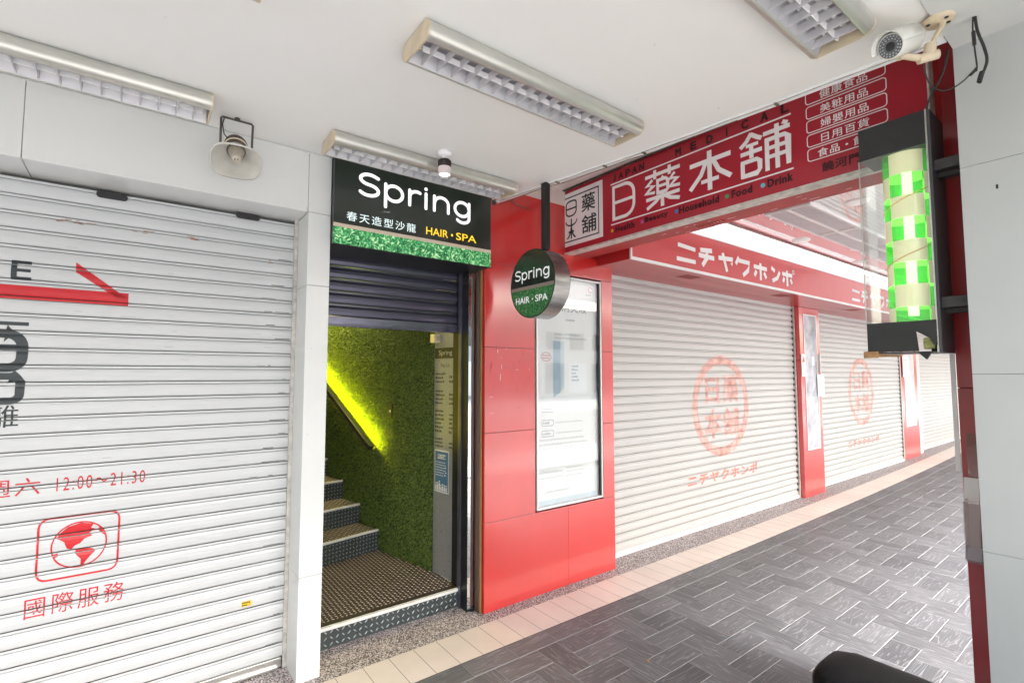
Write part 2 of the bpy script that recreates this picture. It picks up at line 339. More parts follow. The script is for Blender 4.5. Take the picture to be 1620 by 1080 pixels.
# ================================================================ GROUND
def bend(x): return .0021*max(0, x-3)**2
def floor_tiles():
    mb = MB(); p = .15; g = .0016; bv = .0022; top = 0.0; X0 = 3.125; Y0 = 2.315
    def tile(x0, x1, y0, y1, along_x):
        ou, ov = rng.uniform(0, 90), rng.uniform(0, 90)
        q = [(x0+g, y0+g), (x1-g, y0+g), (x1-g, y1-g), (x0+g, y1-g)]
        t = [(x0+g+bv, y0+g+bv), (x1-g-bv, y0+g+bv), (x1-g-bv, y1-g-bv), (x0+g+bv, y1-g-bv)]
        dz = rng.uniform(-.0006, .0006)
        vs = [(x, y+bend(x), top+dz) for x, y in t]+[(x, y+bend(x), top-.0022) for x, y in q]
        uv = [((x-x0)+ou, (y-y0)+ov) if along_x else ((y-y0)+ou, (x-x0)+ov) for x, y in t]
        mb.add(vs, [(0,1,2,3)], 0, [uv])
        mb.add(vs, [(4,5,1,0), (5,6,2,1), (6,7,3,2), (7,4,0,3)], 2, [[(0,0)]*4]*4)
    ybot = -.6; nrow = int((Y0-ybot)/p)
    imin, imax = int((-3-X0)/p), int((22-X0)/p)
    for k in range(0, nrow):
        for u in range(imin, imax):
            xa = X0+u*p; ya = Y0-k*p
            if (u-(1-k)) % 4 == 0 and k >= 1: pass                     # covered by the vertical tile of line k
            if (u-(1-(k+1))) % 4 == 0:                                  # vertical tile across line k+1
                tile(xa, xa+p, ya-2*p, ya, False)
            if (u-(2-k)) % 4 == 0: tile(xa, xa+2*p, ya-p, ya, True)
            if k == 0 and (u-1) % 4 == 0: tile(xa, xa+p, ya-p, ya, False)
    x = -3.
    while x < 22: tile(x, x+.3, Y0, Y0+.15, False) if False else tile(x, x+.3, Y0, Y0+.148, True); x += .3
    # grout bed
    xs = np.linspace(-3, 22.2, 64)
    for a, b in zip(xs[:-1], xs[1:]): mb.add([(a, ybot-.3, -.0025), (b, ybot-.3, -.0025), (b, Y0+.148+bend(b), -.0025), (a, Y0+.148+bend(a), -.0025)], [(0,1,2,3)], 1, [[(0,0)]*4])
    o = mb.build('arcade_floor', [M_slate, M_grout, M_edge], recalc=False); tag(o, kind='structure')
floor_tiles()
mb = MB(); x = -3.+.006
while x < 22:
    g = .0014; y0, y1 = 2.4645, 2.757; xa, xb = x+g, x+.15-g
    mb.add([(xa, y0+g+bend(xa), 0), (xb, y0+g+bend(xb), 0), (xb, y1-g+bend(xb), 0), (xa, y1-g+bend(xa), 0)], [(0,1,2,3)])
    mb.add([(x, y0+bend(x), -.003), (x+.15, y0+bend(x+.15), -.003), (x+.15, y1+bend(x+.15), -.003), (x, y1+bend(x), -.003)], [(0,1,2,3)], 1)
    x += .15
struct('beige_border', mb, [M_beige, M_grout], recalc=False)
mb = MB(); xs = np.linspace(-3, 22.2, 64)
for a, b in zip(xs[:-1], xs[1:]): mb.add([(a, 2.757+bend(a), 0), (b, 2.757+bend(b), 0), (b, 3.9+bend(b), 0), (a, 3.9+bend(a), 0)], [(0,1,2,3)])
struct('granite_strip', mb, M_gran, recalc=False)
mb = MB(); mb.box(-40, 60, -.95, -.85, -.14, .0); mb.box(-40, -3, -.85, 3.9, -.14, -.004); struct('kerb', mb, M_pave)
mb = MB(); mb.quad((-60,-60,-.14), (80,-60,-.14), (80,40,-.14), (-60,40,-.14)); struct('ground', mb, M_pave)
mb = MB(); mb.quad((-60,-12,-.136), (80,-12,-.136), (80,-3.2,-.136), (-60,-3.2,-.136)); struct('road', mb, M_asph)

# ================================================================ CEILINGS
mb = MB(); CZ = 2.83
mb.prism([(-14,-.95,CZ), (2.74,-.95,CZ), (2.74,.437,CZ), (2.345,.437,CZ), (2.30,.98,CZ), (2.225,1.68,CZ), (2.02,2.9,CZ), (2.02,4,CZ), (-14,4,CZ)], (0,0,.06))
mb.prism([(2.302,.44,CZ-.006), (2.347,.44,CZ-.006), (2.302,.98,CZ-.006), (2.227,1.68,CZ-.006), (2.022,2.9,CZ-.006), (1.978,2.9,CZ-.006), (2.182,1.68,CZ-.006), (2.257,.98,CZ-.006)], (0,0,.0055), 1)
mb.prism([(-14,-.95,CZ-.010), (2.74,-.95,CZ-.010), (2.74,.436,CZ-.010), (-14,.436,CZ-.010)], (0,0,.0095), 2)
for x, y, a, l in ((-.29,2.1,.3,.03), (-.09,1.97,.8,.025), (.03,2.03,.2,.012), (.72,1.66,1.1,.01), (2.1,1.2,.4,.02), (1.0,1.55,.2,.01), (1.75,1.38,2.,.015), (.25,1.3,.5,.02), (1.5,1.1,1.,.014)):
    c_, s_ = math.cos(a)*l, math.sin(a)*l; mb.add([(x, y, CZ-.0006), (x+c_, y+s_, CZ-.0006), (x+c_*.9-s_*.08, y+s_*.9+c_*.08, CZ-.0006), (x-s_*.1, y+c_*.1, CZ-.0006)], [(0,1,2,3)], 3)
struct('ceiling', mb, [M_ceil, mat('white_edge_trim', (.88,.90,.92), .4), mat('grey_soffit_paint', (.60,.62,.61), .6, var=.04), mat('ceiling_scuff', (.35,.33,.30), .8)])
mb = MB(); mb.box(2.0, 2.96, -.95, 4, 3.065, 3.2); struct('upper_ceiling', mb, mat('stained_upper_plaster', (.86,.79,.77), .7, var=.08, vscale=4))
mb = MB(); mb.box(2.957, 24, -.95, 2.74, 2.99, 3.05)
struct('glossy_ceiling', mb, M_glossceil)
bd = thing('upper_building', 'pale upper storeys of the arcade building over the walkway', 'building', (10, 3, 3.3))
mb = MB(); mb.box(-6, 26, -.95, 8, 3.21, 7.2); mb.build('wall', M_facade, bd)

# ================================================================ LEFT SHOP
YL = 2.816; YS = 3.05
t = thing('white_shopfront', 'white panelled shop surround with square pillar beside the stair entrance', 'shopfront', (.78, YL, 0))
mb = MB(); mb.box(.725, .845, YL, 3.3, 0, .531); mb.box(.725, .845, YL, 3.3, .534, 2.085); mb.box(.725, .845, YL, 3.3, 2.088, 2.49); mb.build('pillar', M_white, t, bevel=.002)
mb = MB()
for a, b in ((-14, -1.72), (-1.717, -.413), (-.41, .72), (.723, .845)): mb.box(a, b, YL, 3.3, 2.493 if b > .8 else 2.49, CZ-.004)
mb.build('fascia', M_white, t, bevel=.0015)
mb = MB(); mb.box(.73, .84, YL+.003, 3.25, .5, .55); mb.box(.73, .84, YL+.003, 3.25, 2.0, 2.5); mb.box(-3, .84, YL+.0025, 3.25, 2.52, 2.8); mb.build('joint', M_joint, t)
mb = MB(); mb.box(-3, .84, YL+.003, YL+.012, CZ-.01, CZ-.003); mb.build('ceiling_trim', M_whiteink, t)

mb = MB(); f = onY(YL-.0006)
for j in range(26):
    xa, za = rng.uniform(.73, .84), rng.choice([rng.uniform(.02, .5), rng.uniform(.02, 2.3)]); k = rng.uniform(.001, .0028); mb.add([f(*p) for p in ((xa, za), (xa+k, za-k*.5), (xa+k*1.2, za+k), (xa+k*.2, za+k*1.6))], [(0,1,2,3)])
mb.build('dirt_specks', mat('dirt_speck', (.22,.20,.18), .9), t)
PITCH = .0756
PROF = [(0, .0), (.015, .007), (.10, .0105), (.35, .013), (.60, .012), (.76, .008), (.775, .002), (.80, .002), (.815, .0075), (.95, .0075), (.962, -.003), (1., -.003)]
GRV = (10, 11)   # segments of the profile that lie in the dark groove
def prof_y(z, pitch, z0, prof=PROF, amp=1.):
    f = ((z-z0) / pitch) % 1.
    for (a, ya), (b, yb) in zip(prof[:-1], prof[1:]):
        if a <= f <= b: return amp*(ya+(yb-ya)*(f-a)/max(1e-6, b-a))
    return 0.
def slats(mb, x0, x1, y, z0, z1, pitch=PITCH, amp=1., gi=1, seg=1):
    k = 0; n = int(round((z1-z0)/pitch))
    for s_ in range(n):
        zb = z0+s_*pitch
        for i, ((a, ya), (b, yb)) in enumerate(zip(PROF[:-1], PROF[1:])):
            mb.add([(x0, y-ya*amp, zb+a*pitch), (x1, y-ya*amp, zb+a*pitch), (x1, y-yb*amp, zb+b*pitch), (x0, y-yb*amp, zb+b*pitch)], [(0,1,2,3)], gi if i in (6, 9, 10) else 0, smooth=i < 5)
    return z0+n*pitch
def drape(mb2, y, z0, pitch, amp=1., proud=.0009, skip=(.955, .765), lo=0.):
    """cut flat artwork (x,z) at every fold of the slats and lay it on them; the groove stays bare"""
    bm = bmesh.new()
    vs = [bm.verts.new(v) for v in mb2.v]
    for f, mi in zip(mb2.f, mb2.mi):
        try: fc = bm.faces.new([vs[i] for i in f]); fc.material_index = mi
        except ValueError: pass
    zmin = min(v[2] for v in mb2.v); zmax = max(v[2] for v in mb2.v)
    k0, k1 = int((zmin-z0)//pitch), int((zmax-z0)//pitch)+1
    for k in range(k0, k1+1):
        for a, _ in PROF[:-1]:
            z = z0+(k+a)*pitch
            if zmin < z < zmax: bmesh.ops.bisect_plane(bm, geom=bm.verts[:]+bm.edges[:]+bm.faces[:], dist=1e-6, plane_co=(0,0,z), plane_no=(0,0,1))
    dead = []
    for f in bm.faces:
        z = f.calc_center_median().z; fr = ((z-z0)/pitch) % 1
        if fr > .955 or .762 < fr < .812: dead.append(f)
    bmesh.ops.delete(bm, geom=dead, context='FACES')
    for v in bm.verts: v.co.y = y-prof_y(v.co.z+1e-7, pitch, z0, amp=amp)-proud+v.co.y
    for v in bm.verts:
        f = ((v.co.z-z0)/pitch) % 1
        if f > .9999 or f < .0001: v.co.y = y-.0008-proud
    out = MB(); bm.verts.index_update(); out.v = [tuple(v.co) for v in bm.verts]; out.f = [tuple(v.index for v in f.verts) for f in bm.faces]
    out.mi = [f.material_index for f in bm.faces]; out.uv = [None]*len(out.f); out.sm = [False]*len(out.f); bm.free(); return out

t = thing('white_roller_shutter', 'large closed white roller shutter with red arrow, globe sign and opening hours', 'roller shutter', (-.6, YS, 0))
ZS = .055
mb = MB(); ztop = slats(mb, -5.0, .722, YS, ZS, 2.49); mb.build('slat_curtain', [M_shw, M_gap], t, recalc=False)
mb = MB(); mb.box(-5.0, .70, YS-.02, YS+.02, .004, .054); mb.box(-5.0, .68, YS-.035, YS-.02, .004, .018); mb.build('bottom_rail', M_alu, t, bevel=.002)
mb = MB(); mb.box(.705, .724, YS-.03, YS-.014, 0, 2.49); mb.build('guide_rail', M_alud, t)
fn = onY(YS-.018)
for xa, za in ((-.122, 2.456), (.463, 2.469)):
    mb = MB(); mb.add([fn(*p) for p in rrect(xa-.06, xa+.06, za-.017, za+.017, .0169)], [tuple(range(20))]); mb.build('slot_hole', M_ink, t)
fz = lambda u, v: (u, 0, v)
mb = MB()
rect2(mb, -1.6, -.041, 1.927, 1.991, fz, 0)
P_ = [on_ for on_ in [(-.239, 2.118), (-.239, 2.073), (-.082, 1.964), (-.041, 1.964)]]
mb.add([fz(*p) for p in P_], [(0,1,2,3)], 0)
put(mb, 'E', -.452, -.386, 2.015, 2.100, fz, 1, bold=.02)
# tail of the large characters
rect2(mb, -.8, -.384, 1.813, 1.829, fz, 1)
stroke(mb, [(-.8, 1.777), (-.455, 1.777)]+arc(-.455, 1.722, .055, .055, 90, 0, 7)+[(-.400, 1.680)]+arc(-.445, 1.672, .045, .043, 0, -90, 6)+[(-.8, 1.63)], .038, fz, 1, rnd=False)
rect2(mb, -.8, -.405, 1.705, 1.73, fz, 1)
stroke(mb, [(-.8, 1.592), (-.43, 1.592)]+arc(-.43, 1.567, .03, .022, 90, 0, 3)+arc(-.43, 1.515, .03, .03, 0, -90, 6)+[(-.8, 1.485)], .03, fz, 1, rnd=False)
put(mb, '離', -.505, -.398, 1.372, 1.468, fz, 1)
put(mb, '週六', -.490, -.315, 1.075, 1.150, fz, 0, space=1.1)
put(mb, '12:00～21:30', -.262, .058, 1.078, 1.138, fz, 0, space=1.25)
stroke(mb, rrect(-.312, -.033, .694, .960, .035), .008, fz, 0, closed=True)
stroke(mb, arc(-.172, .83, .095, .1, 0, 350, 36), .006, fz, 0, closed=True)
cont = [[(-.245,.885), (-.215,.915), (-.17,.927), (-.125,.915), (-.135,.897), (-.118,.890), (-.14,.875), (-.128,.862), (-.155,.853), (-.17,.835), (-.188,.828), (-.2,.812), (-.215,.82), (-.225,.85), (-.25,.868)],
        [(-.1,.9), (-.085,.878), (-.078,.85), (-.095,.865), (-.11,.885)],
        [(-.185,.808), (-.16,.812), (-.125,.803), (-.115,.79), (-.13,.775), (-.145,.755), (-.155,.737), (-.165,.735), (-.165,.765), (-.185,.79)],
        [(-.26,.80), (-.245,.805), (-.243,.79), (-.257,.785)]]
for c in cont: mb.add([fz(*p) for p in c], [tuple(range(len(c)))], 0)
put(mb, '國際服務', -.343, -.002, .545, .632, fz, 0, space=1.25)
rect2(mb, -.19, -.172, 1.262, 1.266, fz, 0)
art = drape(mb, YS, ZS, PITCH); art.build('lettering', [M_redink, mat('charcoal_print', (.03,.04,.045), .4)], t, recalc=False)
mb = MB()
for xa, za, w in ((-.235, 2.30, .06), (-.02, 2.298, .07), (.20, 2.30, .05), (.58, 2.225, .02), (-.3, 2.30, .04)):
    for j in range(5): a = xa+rng.uniform(-w, w)/2; rect2(mb, a, a+rng.uniform(.2, .8)*w, za-.002+.0035*j, za+.0007+.0035*j, fz, 0)
for j in range(38):
    xa = .70-abs(rng.gauss(0, .05)); k = rng.randint(1, 30); za = ZS+k*PITCH+.004; rect2(mb, xa-rng.uniform(.01, .09), min(.71, xa), za, za+rng.uniform(.002, .005), fz, 1)
for j in range(14):
    xa = rng.uniform(-.5, .7); k = rng.randint(12, 31); za = ZS+k*PITCH+rng.uniform(.01, .04); rect2(mb, xa, xa+rng.uniform(.01, .06), za, za+rng.uniform(.0006, .0013), fz, 1)
drape(mb, YS, ZS, PITCH, proud=.0005).build('rust_and_scuffs', [M_rust, mat('dark_grime', (.16,.15,.14), .8, var=.3, vscale=30)], t, recalc=False)
mb = MB(); rect2(mb, .497, .545, .37, .398, fz, 0); fy = lambda u, v: (u, -.0004, v)
dd = MB(); dashes(dd, .50, .543, .372, .396, 2, fz, 1, h=.7); mb.v += dd.v; o_ = 4
for f in dd.f: mb.f.append(tuple(i+o_ for i in f)); mb.mi.append(1); mb.uv.append(None); mb.sm.append(False)
a = drape(mb, YS, ZS, PITCH, proud=.0012)
for f, m_ in zip(a.f, a.mi):
    if m_ == 1:
        for i in f: v = a.v[i]; a.v[i] = (v[0], min(v[1], YS-prof_y(v[2], PITCH, ZS)-.0016), v[2])
a.build('sticker', [M_yel, M_ink], t, recalc=False)
# back of the left shop so nothing is hollow
mb = MB(); mb.box(-14, .845, YS+.05, 3.35, 0, CZ-.01); mb.box(-14, -5, 2.83, YS+.05, 0, 2.49); tag(mb.build('shop_back_wall', M_dim), 'plain plaster wall behind the white roller shutter', 'wall')

# ================================================================ STAIR ENTRANCE
DA = R(11.5); D = Vector((-math.sin(DA), math.cos(DA), 0)); N = Vector((math.cos(DA), math.sin(DA), 0)); G0 = Vector((1.70, 4.136, 0))
def st(s, r, z): p = G0+D*s-N*r; return (p.x, p.y, z)         # s up the stairs, r leftwards from the grass wall
t = thing('staircase', 'narrow staircase of dark chequer plate with white nosings beside the turf wall', 'staircase', (1.3, 3.6, 0))
def lugs(mb, o, ux, uy, up, nu, nv, p, L, w, h, mi=1):
    """raised tread-plate lozenges, alternately turned"""
    o = Vector(o); ux = Vector(ux); uy = Vector(uy); up = Vector(up)
    for i in range(nu):
        for j in range(nv):
            s_ = 1 if (i+j) % 2 else -1; c = o+ux*(i+.5)*p+uy*(j+.5)*p
            a = (ux+uy*s_).normalized(); b = (ux-uy*s_).normalized()
            vs = [c-a*L/2, c-a*L*.2+b*w/2, c+a*L*.2+b*w/2, c+a*L/2, c+a*L*.2-b*w/2, c-a*L*.2-b*w/2, c-a*L*.15+up*h, c+a*L*.15+up*h]
            mb.add(vs, [(0,1,6), (1,2,7,6), (2,3,7), (3,4,7), (4,5,6,7), (5,0,6)], mi)
YP = 3.072; PZ = .122
poly = [(.86, YP, 0), (1.868, YP, 0), (1.845, 3.44, 0), (1.70, 4.136, 0), st(0, 1.0, 0)]
mb = MB(); mb.prism([(p[0], p[1], 0) for p in poly], (0,0,PZ))
lg = MB(); lugs(lg, (.86, 3.10, PZ), (1,0,0), (0,1,0), (0,0,1), 36, 43, .028, .021, .0058, .0035, 0)
keep = MB()
from mathutils.geometry import intersect_point_quad_2d
for k in range(0, len(lg.v), 8):
    c = lg.v[k+6]; s_ = (Vector(c)-G0).dot(D); r_ = -(Vector(c)-G0).dot(N)
    if s_ < -.01 and r_ > .012 and c[1] > 3.13: keep.add(lg.v[k:k+8], [(0,1,6), (1,2,7,6), (2,3,7), (3,4,7), (4,5,6,7), (5,0,6)], 1)
mb.v, mb.f = mb.v, mb.f
base = len(mb.v); mb.v += keep.v
for f in keep.f: mb.f.append(tuple(i+base for i in f)); mb.mi.append(1); mb.uv.append(None); mb.sm.append(False)
mb.build('landing', [M_plate, M_plateb], t)
mb = MB(); mb.box(.855, 1.866, YP-.006, YP-.001, 0, PZ-.018)
lugs(mb, (.86, YP-.006, .004), (1,0,0), (0,0,1), (0,-1,0), 28, 3, .035, .026, .007, .003); mb.build('riser', [M_riser, M_riserb], t)
mb = MB(); mb.box(.855, 1.866, YP-.012, YP+.012, PZ-.018, PZ+.002); mb.build('nosing', M_nose, t, bevel=.002)
mb = MB(); mb.box(.855, 1.855, YP+.012, YP+.030, PZ, PZ+.003); mb.build('edge_strip', M_black, t)
tops = [.293, .457, .622, .787, .952, 1.117, 1.282, 1.447, 1.612]; zp = PZ
for k, zt in enumerate(tops):
    s0, s1 = k*.293, (k+1)*.293+.002
    mb = MB(); a, b, c, d = st(s0, 1.05, 0), st(s0, .004, 0), st(s1, .004, 0), st(s1, 1.05, 0)
    mb.prism([(*p[:2], zp-.01) for p in (a, b, c, d)], (0,0,zt-zp+.01))
    if k < 6: lugs(mb, (*st(s0+.02, 1.0, 0)[:2], zt), N, D, (0,0,1), 35, 10, .028, .021, .0058, .0035)
    mb.build('tread', [M_plate, M_plateb], t)
    mb = MB(); q = Matrix.Translation(Vector(st(s0, 0, 0))) @ Matrix((( -N.x, D.x, 0, 0), (-N.y, D.y, 0, 0), (0,0,1,0), (0,0,0,1)))
    mb.box(.004, 1.05, -.006, -.001, zp, zt-.014, M=q)
    if k < 6: lugs(mb, Vector(st(-.006+s0, 1.03, zp+.004)), N, (0,0,1), -D, 34, 5, .030, .023, .006, .003)
    mb.build('riser', [M_riser, M_riserb], t)
    mb = MB(); mb.box(.004, 1.05, -.010, .012, zt-.014, zt+.003, M=q); mb.build('nosing', M_nose, t, bevel=.0015)
    zp = zt
# turf wall
t = thing('turf_wall', 'green artificial turf wall running up beside the stairs', 'wall', (1.75, 3.9, 0))
S0, S1 = -.715, 2.7
mb = MB(); mb.prism([st(S0, 0, .05), st(S1, 0, .05), st(S1, -.08, .05), st(S0, -.08, .05)], (0,0,3.0)); mb.build('backing', M_turf, t)
nb = 78000; s_ = nrng.uniform(S0, 1.35, nb); z_ = nrng.uniform(PZ, 2.25, nb)
base = np.array([G0.x, G0.y, 0])+np.outer(s_, [D.x, D.y, 0]); base[:, 2] = z_
Lb = nrng.uniform(.010, .022, nb); ang = nrng.uniform(0, 2*PI, nb); til = nrng.uniform(.25, .95, nb)
out = -np.array([N.x, N.y, 0]); dd_ = np.array([D.x, D.y, 0]); uz = np.array([0,0,1.])
tip = base+out*(Lb*np.sqrt(1-til**2*.8))[:, None]+(dd_*(np.cos(ang)*til*Lb)[:, None]+uz*((np.sin(ang)*til-.35)*Lb)[:, None])
a2 = nrng.uniform(0, PI, nb); wv = (dd_*np.cos(a2)[:, None]+uz*np.sin(a2)[:, None])*.0024
V = np.stack([base-wv, base+wv, tip], 1).reshape(-1, 3); V = V-np.array(t.location)
me = bpy.data.meshes.new('turf_blades'); me.from_pydata(V.tolist(), [], np.arange(nb*3).reshape(-1, 3).tolist()); me.materials.append(M_blade)
ob = bpy.data.objects.new('turf', me); COL.objects.link(ob); ob.parent = t; ob['kind'] = 'stuff'
# handrail
t = thing('handrail', 'black handrail with glowing yellow green light strip on the turf wall', 'handrail', (1.6, 4.6, 1.3))
hp = lambda s, z, r=.105: Vector(st(s, r, z))
sl_ = (1.63-1.0)/(.99); h0 = hp(-.03, .985); h1 = hp(2.4, .985+sl_*2.43)
dr = (h1-h0).normalized(); sd_ = -N; upv = dr.cross(sd_).normalized(); upv = upv if upv.z > 0 else -upv
def bar(mb, a, b, hw, hh, mi=0):
    vs = [p+sd_*x*hw+upv*y*hh for p in (a, b) for x, y in ((-1,-1), (1,-1), (1,1), (-1,1))]
    mb.add(vs, [(0,1,2,3), (7,6,5,4), (0,4,5,1), (1,5,6,2), (2,6,7,3), (3,7,4,0)], mi)
mb = MB(); bar(mb, h0, h1, .022, .020); bar(mb, h0-sd_*.035-upv*.022, h1-sd_*.035-upv*.022, .022, .003); mb.build('rail', M_black, t, bevel=.004)  # second bar is a flange added to stop the strip's light going down
mb = MB(); bar(mb, h0-sd_*.026-upv*.004+dr*.02, h1-sd_*.026-upv*.004, .004, .006); mb.build('light_strip', M_led, t)
mb = MB()
for s2 in (.10, .9, 1.7): p = hp(s2, .985+sl_*(s2+.03)); mb.tube([p-upv*.02, p-upv*.05, p-upv*.05+N*.06], .006, 8)
mb.build('bracket', M_black, t)
t = thing('door_switch', 'slim black switch plate with pale button on the turf wall', 'switch', st(-.185, .012, 1.29))
mb = MB(); mb.prism([st(-.165, .018, 1.245), st(-.205, .018, 1.245), st(-.205, .03, 1.245), st(-.165, .03, 1.245)], (0,0,.11)); mb.build('plate', M_black, t, bevel=.002)
mb = MB(); mb.prism([st(-.176, .03, 1.285), st(-.194, .03, 1.285), st(-.194, .034, 1.285), st(-.176, .034, 1.285)], (0,0,.02)); mb.build('button', M_creamw, t)
# stairwell shell
mb = MB(); mb.prism([st(S1, -.1, 0), st(S1, 1.3, 0), st(S1+.1, 1.3, 0), st(S1+.1, -.1, 0)], (0,0,3.6))
mb.prism([st(-.75, 1.06, 0), st(S1, 1.06, 0), st(S1, 1.16, 0), st(-.75, 1.16, 0)], (0,0,3.6))
mb.prism([(.84, 3.31, 2.55), (2.1, 3.31, 2.55), (2.1, 7.4, 3.55), (-.6, 7.4, 3.55)], (0,0,.05)); tag(mb.build('stairwell_wall', M_dim), 'plain plaster wall enclosing the stairwell behind the entrance', 'wall')
sp = thing('stairwell_lamp', 'warm lamp on the stairwell ceiling above the steps', 'lamp', (1.35, 4.6, 2.78))
mb = MB(); mb.lathe([(0, 0), (.07, 0), (.08, .02), (.08, .05)], (1.35, 4.6, 2.74), n=20); mb.build('housing', M_creamw, sp)
ll = bpy.data.lights.new('bulb', 'POINT'); ll.energy = 15; ll.color = (1, .84, .34); ll.shadow_soft_size = .06
lo = bpy.data.objects.new('bulb', ll); COL.objects.link(lo); lo.parent = sp; lo.location = (0, 0, -.12)

# steel side panel with price list and notice
A_ = Vector((1.843, 3.436, 0)); B_ = Vector((1.872, 3.135, 0)); dAB = (B_-A_); LAB = dAB.length; dAB.normalize(); nAB = Vector((dAB.y, -dAB.x, 0)); nAB = nAB if nAB.x < 0 else -nAB
def pf(off): return lambda u, v: tuple(A_+dAB*u+nAB*off+Vector((0,0,v)))
t = thing('steel_side_panel', 'brushed steel side panel with etched price list just inside the doorway', 'panel', (1.86, 3.3, 0))
mb = MB(); f = pf(0); g_ = pf(-.04); mb.add([f(0,PZ), f(LAB,PZ), f(LAB,2.3), f(0,2.3), g_(0,PZ), g_(LAB,PZ), g_(LAB,2.3), g_(0,2.3)], [(0,1,2,3), (7,6,5,4), (0,4,5,1), (1,5,6,2), (2,6,7,3), (3,7,4,0)]); mb.build('sheet', M_steel, t)
mb = MB(); fb = pf(.003); rect2(mb, .01, LAB-.03, 1.72, 1.80, fb, 0); put(mb, 'Spring', .065, LAB-.065, 1.735, 1.782, pf(.0045), 1); mb.build('name_plate', [M_ink, mat('pale_etching', (.5,.5,.48), .5)], t)
mb = MB(); f4 = pf(.002); put(mb, 'Price List', .09, LAB-.10, 1.655, 1.685, f4)
for v0, v1, rows in ((1.53, 1.62, 3), (1.37, 1.49, 4), (1.16, 1.34, 6), (1.05, 1.13, 3)): dashes(mb, .02, .15, v0, v1, rows, f4, 0, h=.62); dashes(mb, .20, .25, v0, v1-.02, max(1, rows-1), f4, 0, h=.6)
mb.build('price_list', mat('dark_etching', (.07,.07,.07), .6), t)
t = thing('blue_notice', 'small blue printed notice with white figures taped on the steel side panel', 'notice', tuple(A_+Vector((0,0,.85))))
mb = MB(); rect2(mb, .022, .205, .725, 1.035, pf(.003)); mb.build('paper', M_paper, t)
mb = MB(); f6 = pf(.0045); rect2(mb, .030, .197, .735, 1.025, f6, 0); f7 = pf(.006); stroke(mb, [(.065,.975), (.165,.975), (.165,1.0), (.065,1.0)], .004, f7, 1, closed=True); dashes(mb, .075, .160, .979, .997, 1, f7, 1, h=.6)
dashes(mb, .04, .17, .84, .955, 6, f7, 1, h=.3)
for i in range(7):
    u = .045+i*.022; h_ = rng.uniform(.02, .05); disc2(mb, u, .755+h_, .007, f7, 1, 10); rect2(mb, u-.008, u+.008, .738, .75+h_-.006, f7, 1)
for u, v, in ((.165, .91), (.17, .875), (.16, .855)): disc2(mb, u, v, .010, f7, 1, 8, ry=.005)
mb.build('print', [M_blue, M_paper], t)
t = thing('junction_box', 'small cream junction box at the top of the turf wall behind the dark shutter', 'box', tuple(A_+Vector((0,0,1.88))))
mb = MB(); mb.box(1.80, 1.852, 3.36, 3.43, 1.842, 1.905); mb.build('body', M_creamw, t, bevel=.003)
mb = MB(); mb.box(1.812, 1.842, 3.356, 3.36, 1.855, 1.89); mb.build('lid', M_cream, t)

# dark roller shutter
YD = 3.13
t = thing('dark_roller_shutter', 'half raised dark roller shutter above the stair entrance', 'roller shutter', (1.38, YD, 1.9))
mb = MB(); slats(mb, .845, 1.87, YD, 1.962, 2.8, pitch=.0795, amp=1.5); mb.build('slat_curtain', [M_shd, M_ink], t, recalc=False)
mb = MB(); mb.box(.845, 1.855, YD-.022, YD+.02, 1.898, 1.96); mb.box(.845, 1.855, YD-.03, YD-.022, 1.905, 1.913); mb.build('bottom_rail', mat('dark_zinc_rail', (.16,.16,.22), .25, .7, var=.3, vscale=14, stretch=(1,1,5)), t, bevel=.003)
t = thing('door_guide', 'black steel door guide with narrow mirror strip at the right of the entrance', 'door frame', (1.86, 3.0, 0))
mb = MB(); mb.box(1.846, 1.872, 2.955, 3.16, 0, 2.36); mb.build('rail', M_blackm, t, bevel=.002)
mb = MB(); mb.box(1.8395, 1.8455, 3.035, 3.075, 0, 2.36); mb.build('flange', mat('zinc_flange', (.20,.19,.26), .3, .8, var=.2, vscale=9, stretch=(4,4,1)), t)
mb = MB(); mb.box(1.848, 1.892, 2.950, 2.954, .02, 2.36); mb.build('mirror_strip', M_mirror, t)
mb = MB(); mb.box(1.873, 1.912, 2.945, 3.1, 0, .02); mb.build('foot', M_blackm, t)
t = thing('wood_batten', 'thin upright wood batten against the edge of the red wall', 'batten', (1.91, 2.95, 0))
mb = MB(); mb.box(1.905, 1.911, 2.90, 2.952, 0, 2.36); mb.build('dark_face', mat('stained_wood', (.10,.06,.045), .5, var=.3, vscale=5, stretch=(9,9,1)), t)
mb = MB(); mb.box(1.9105, 1.9185, 2.885, 2.94, 0, 2.36); mb.build('batten', M_wood, t)

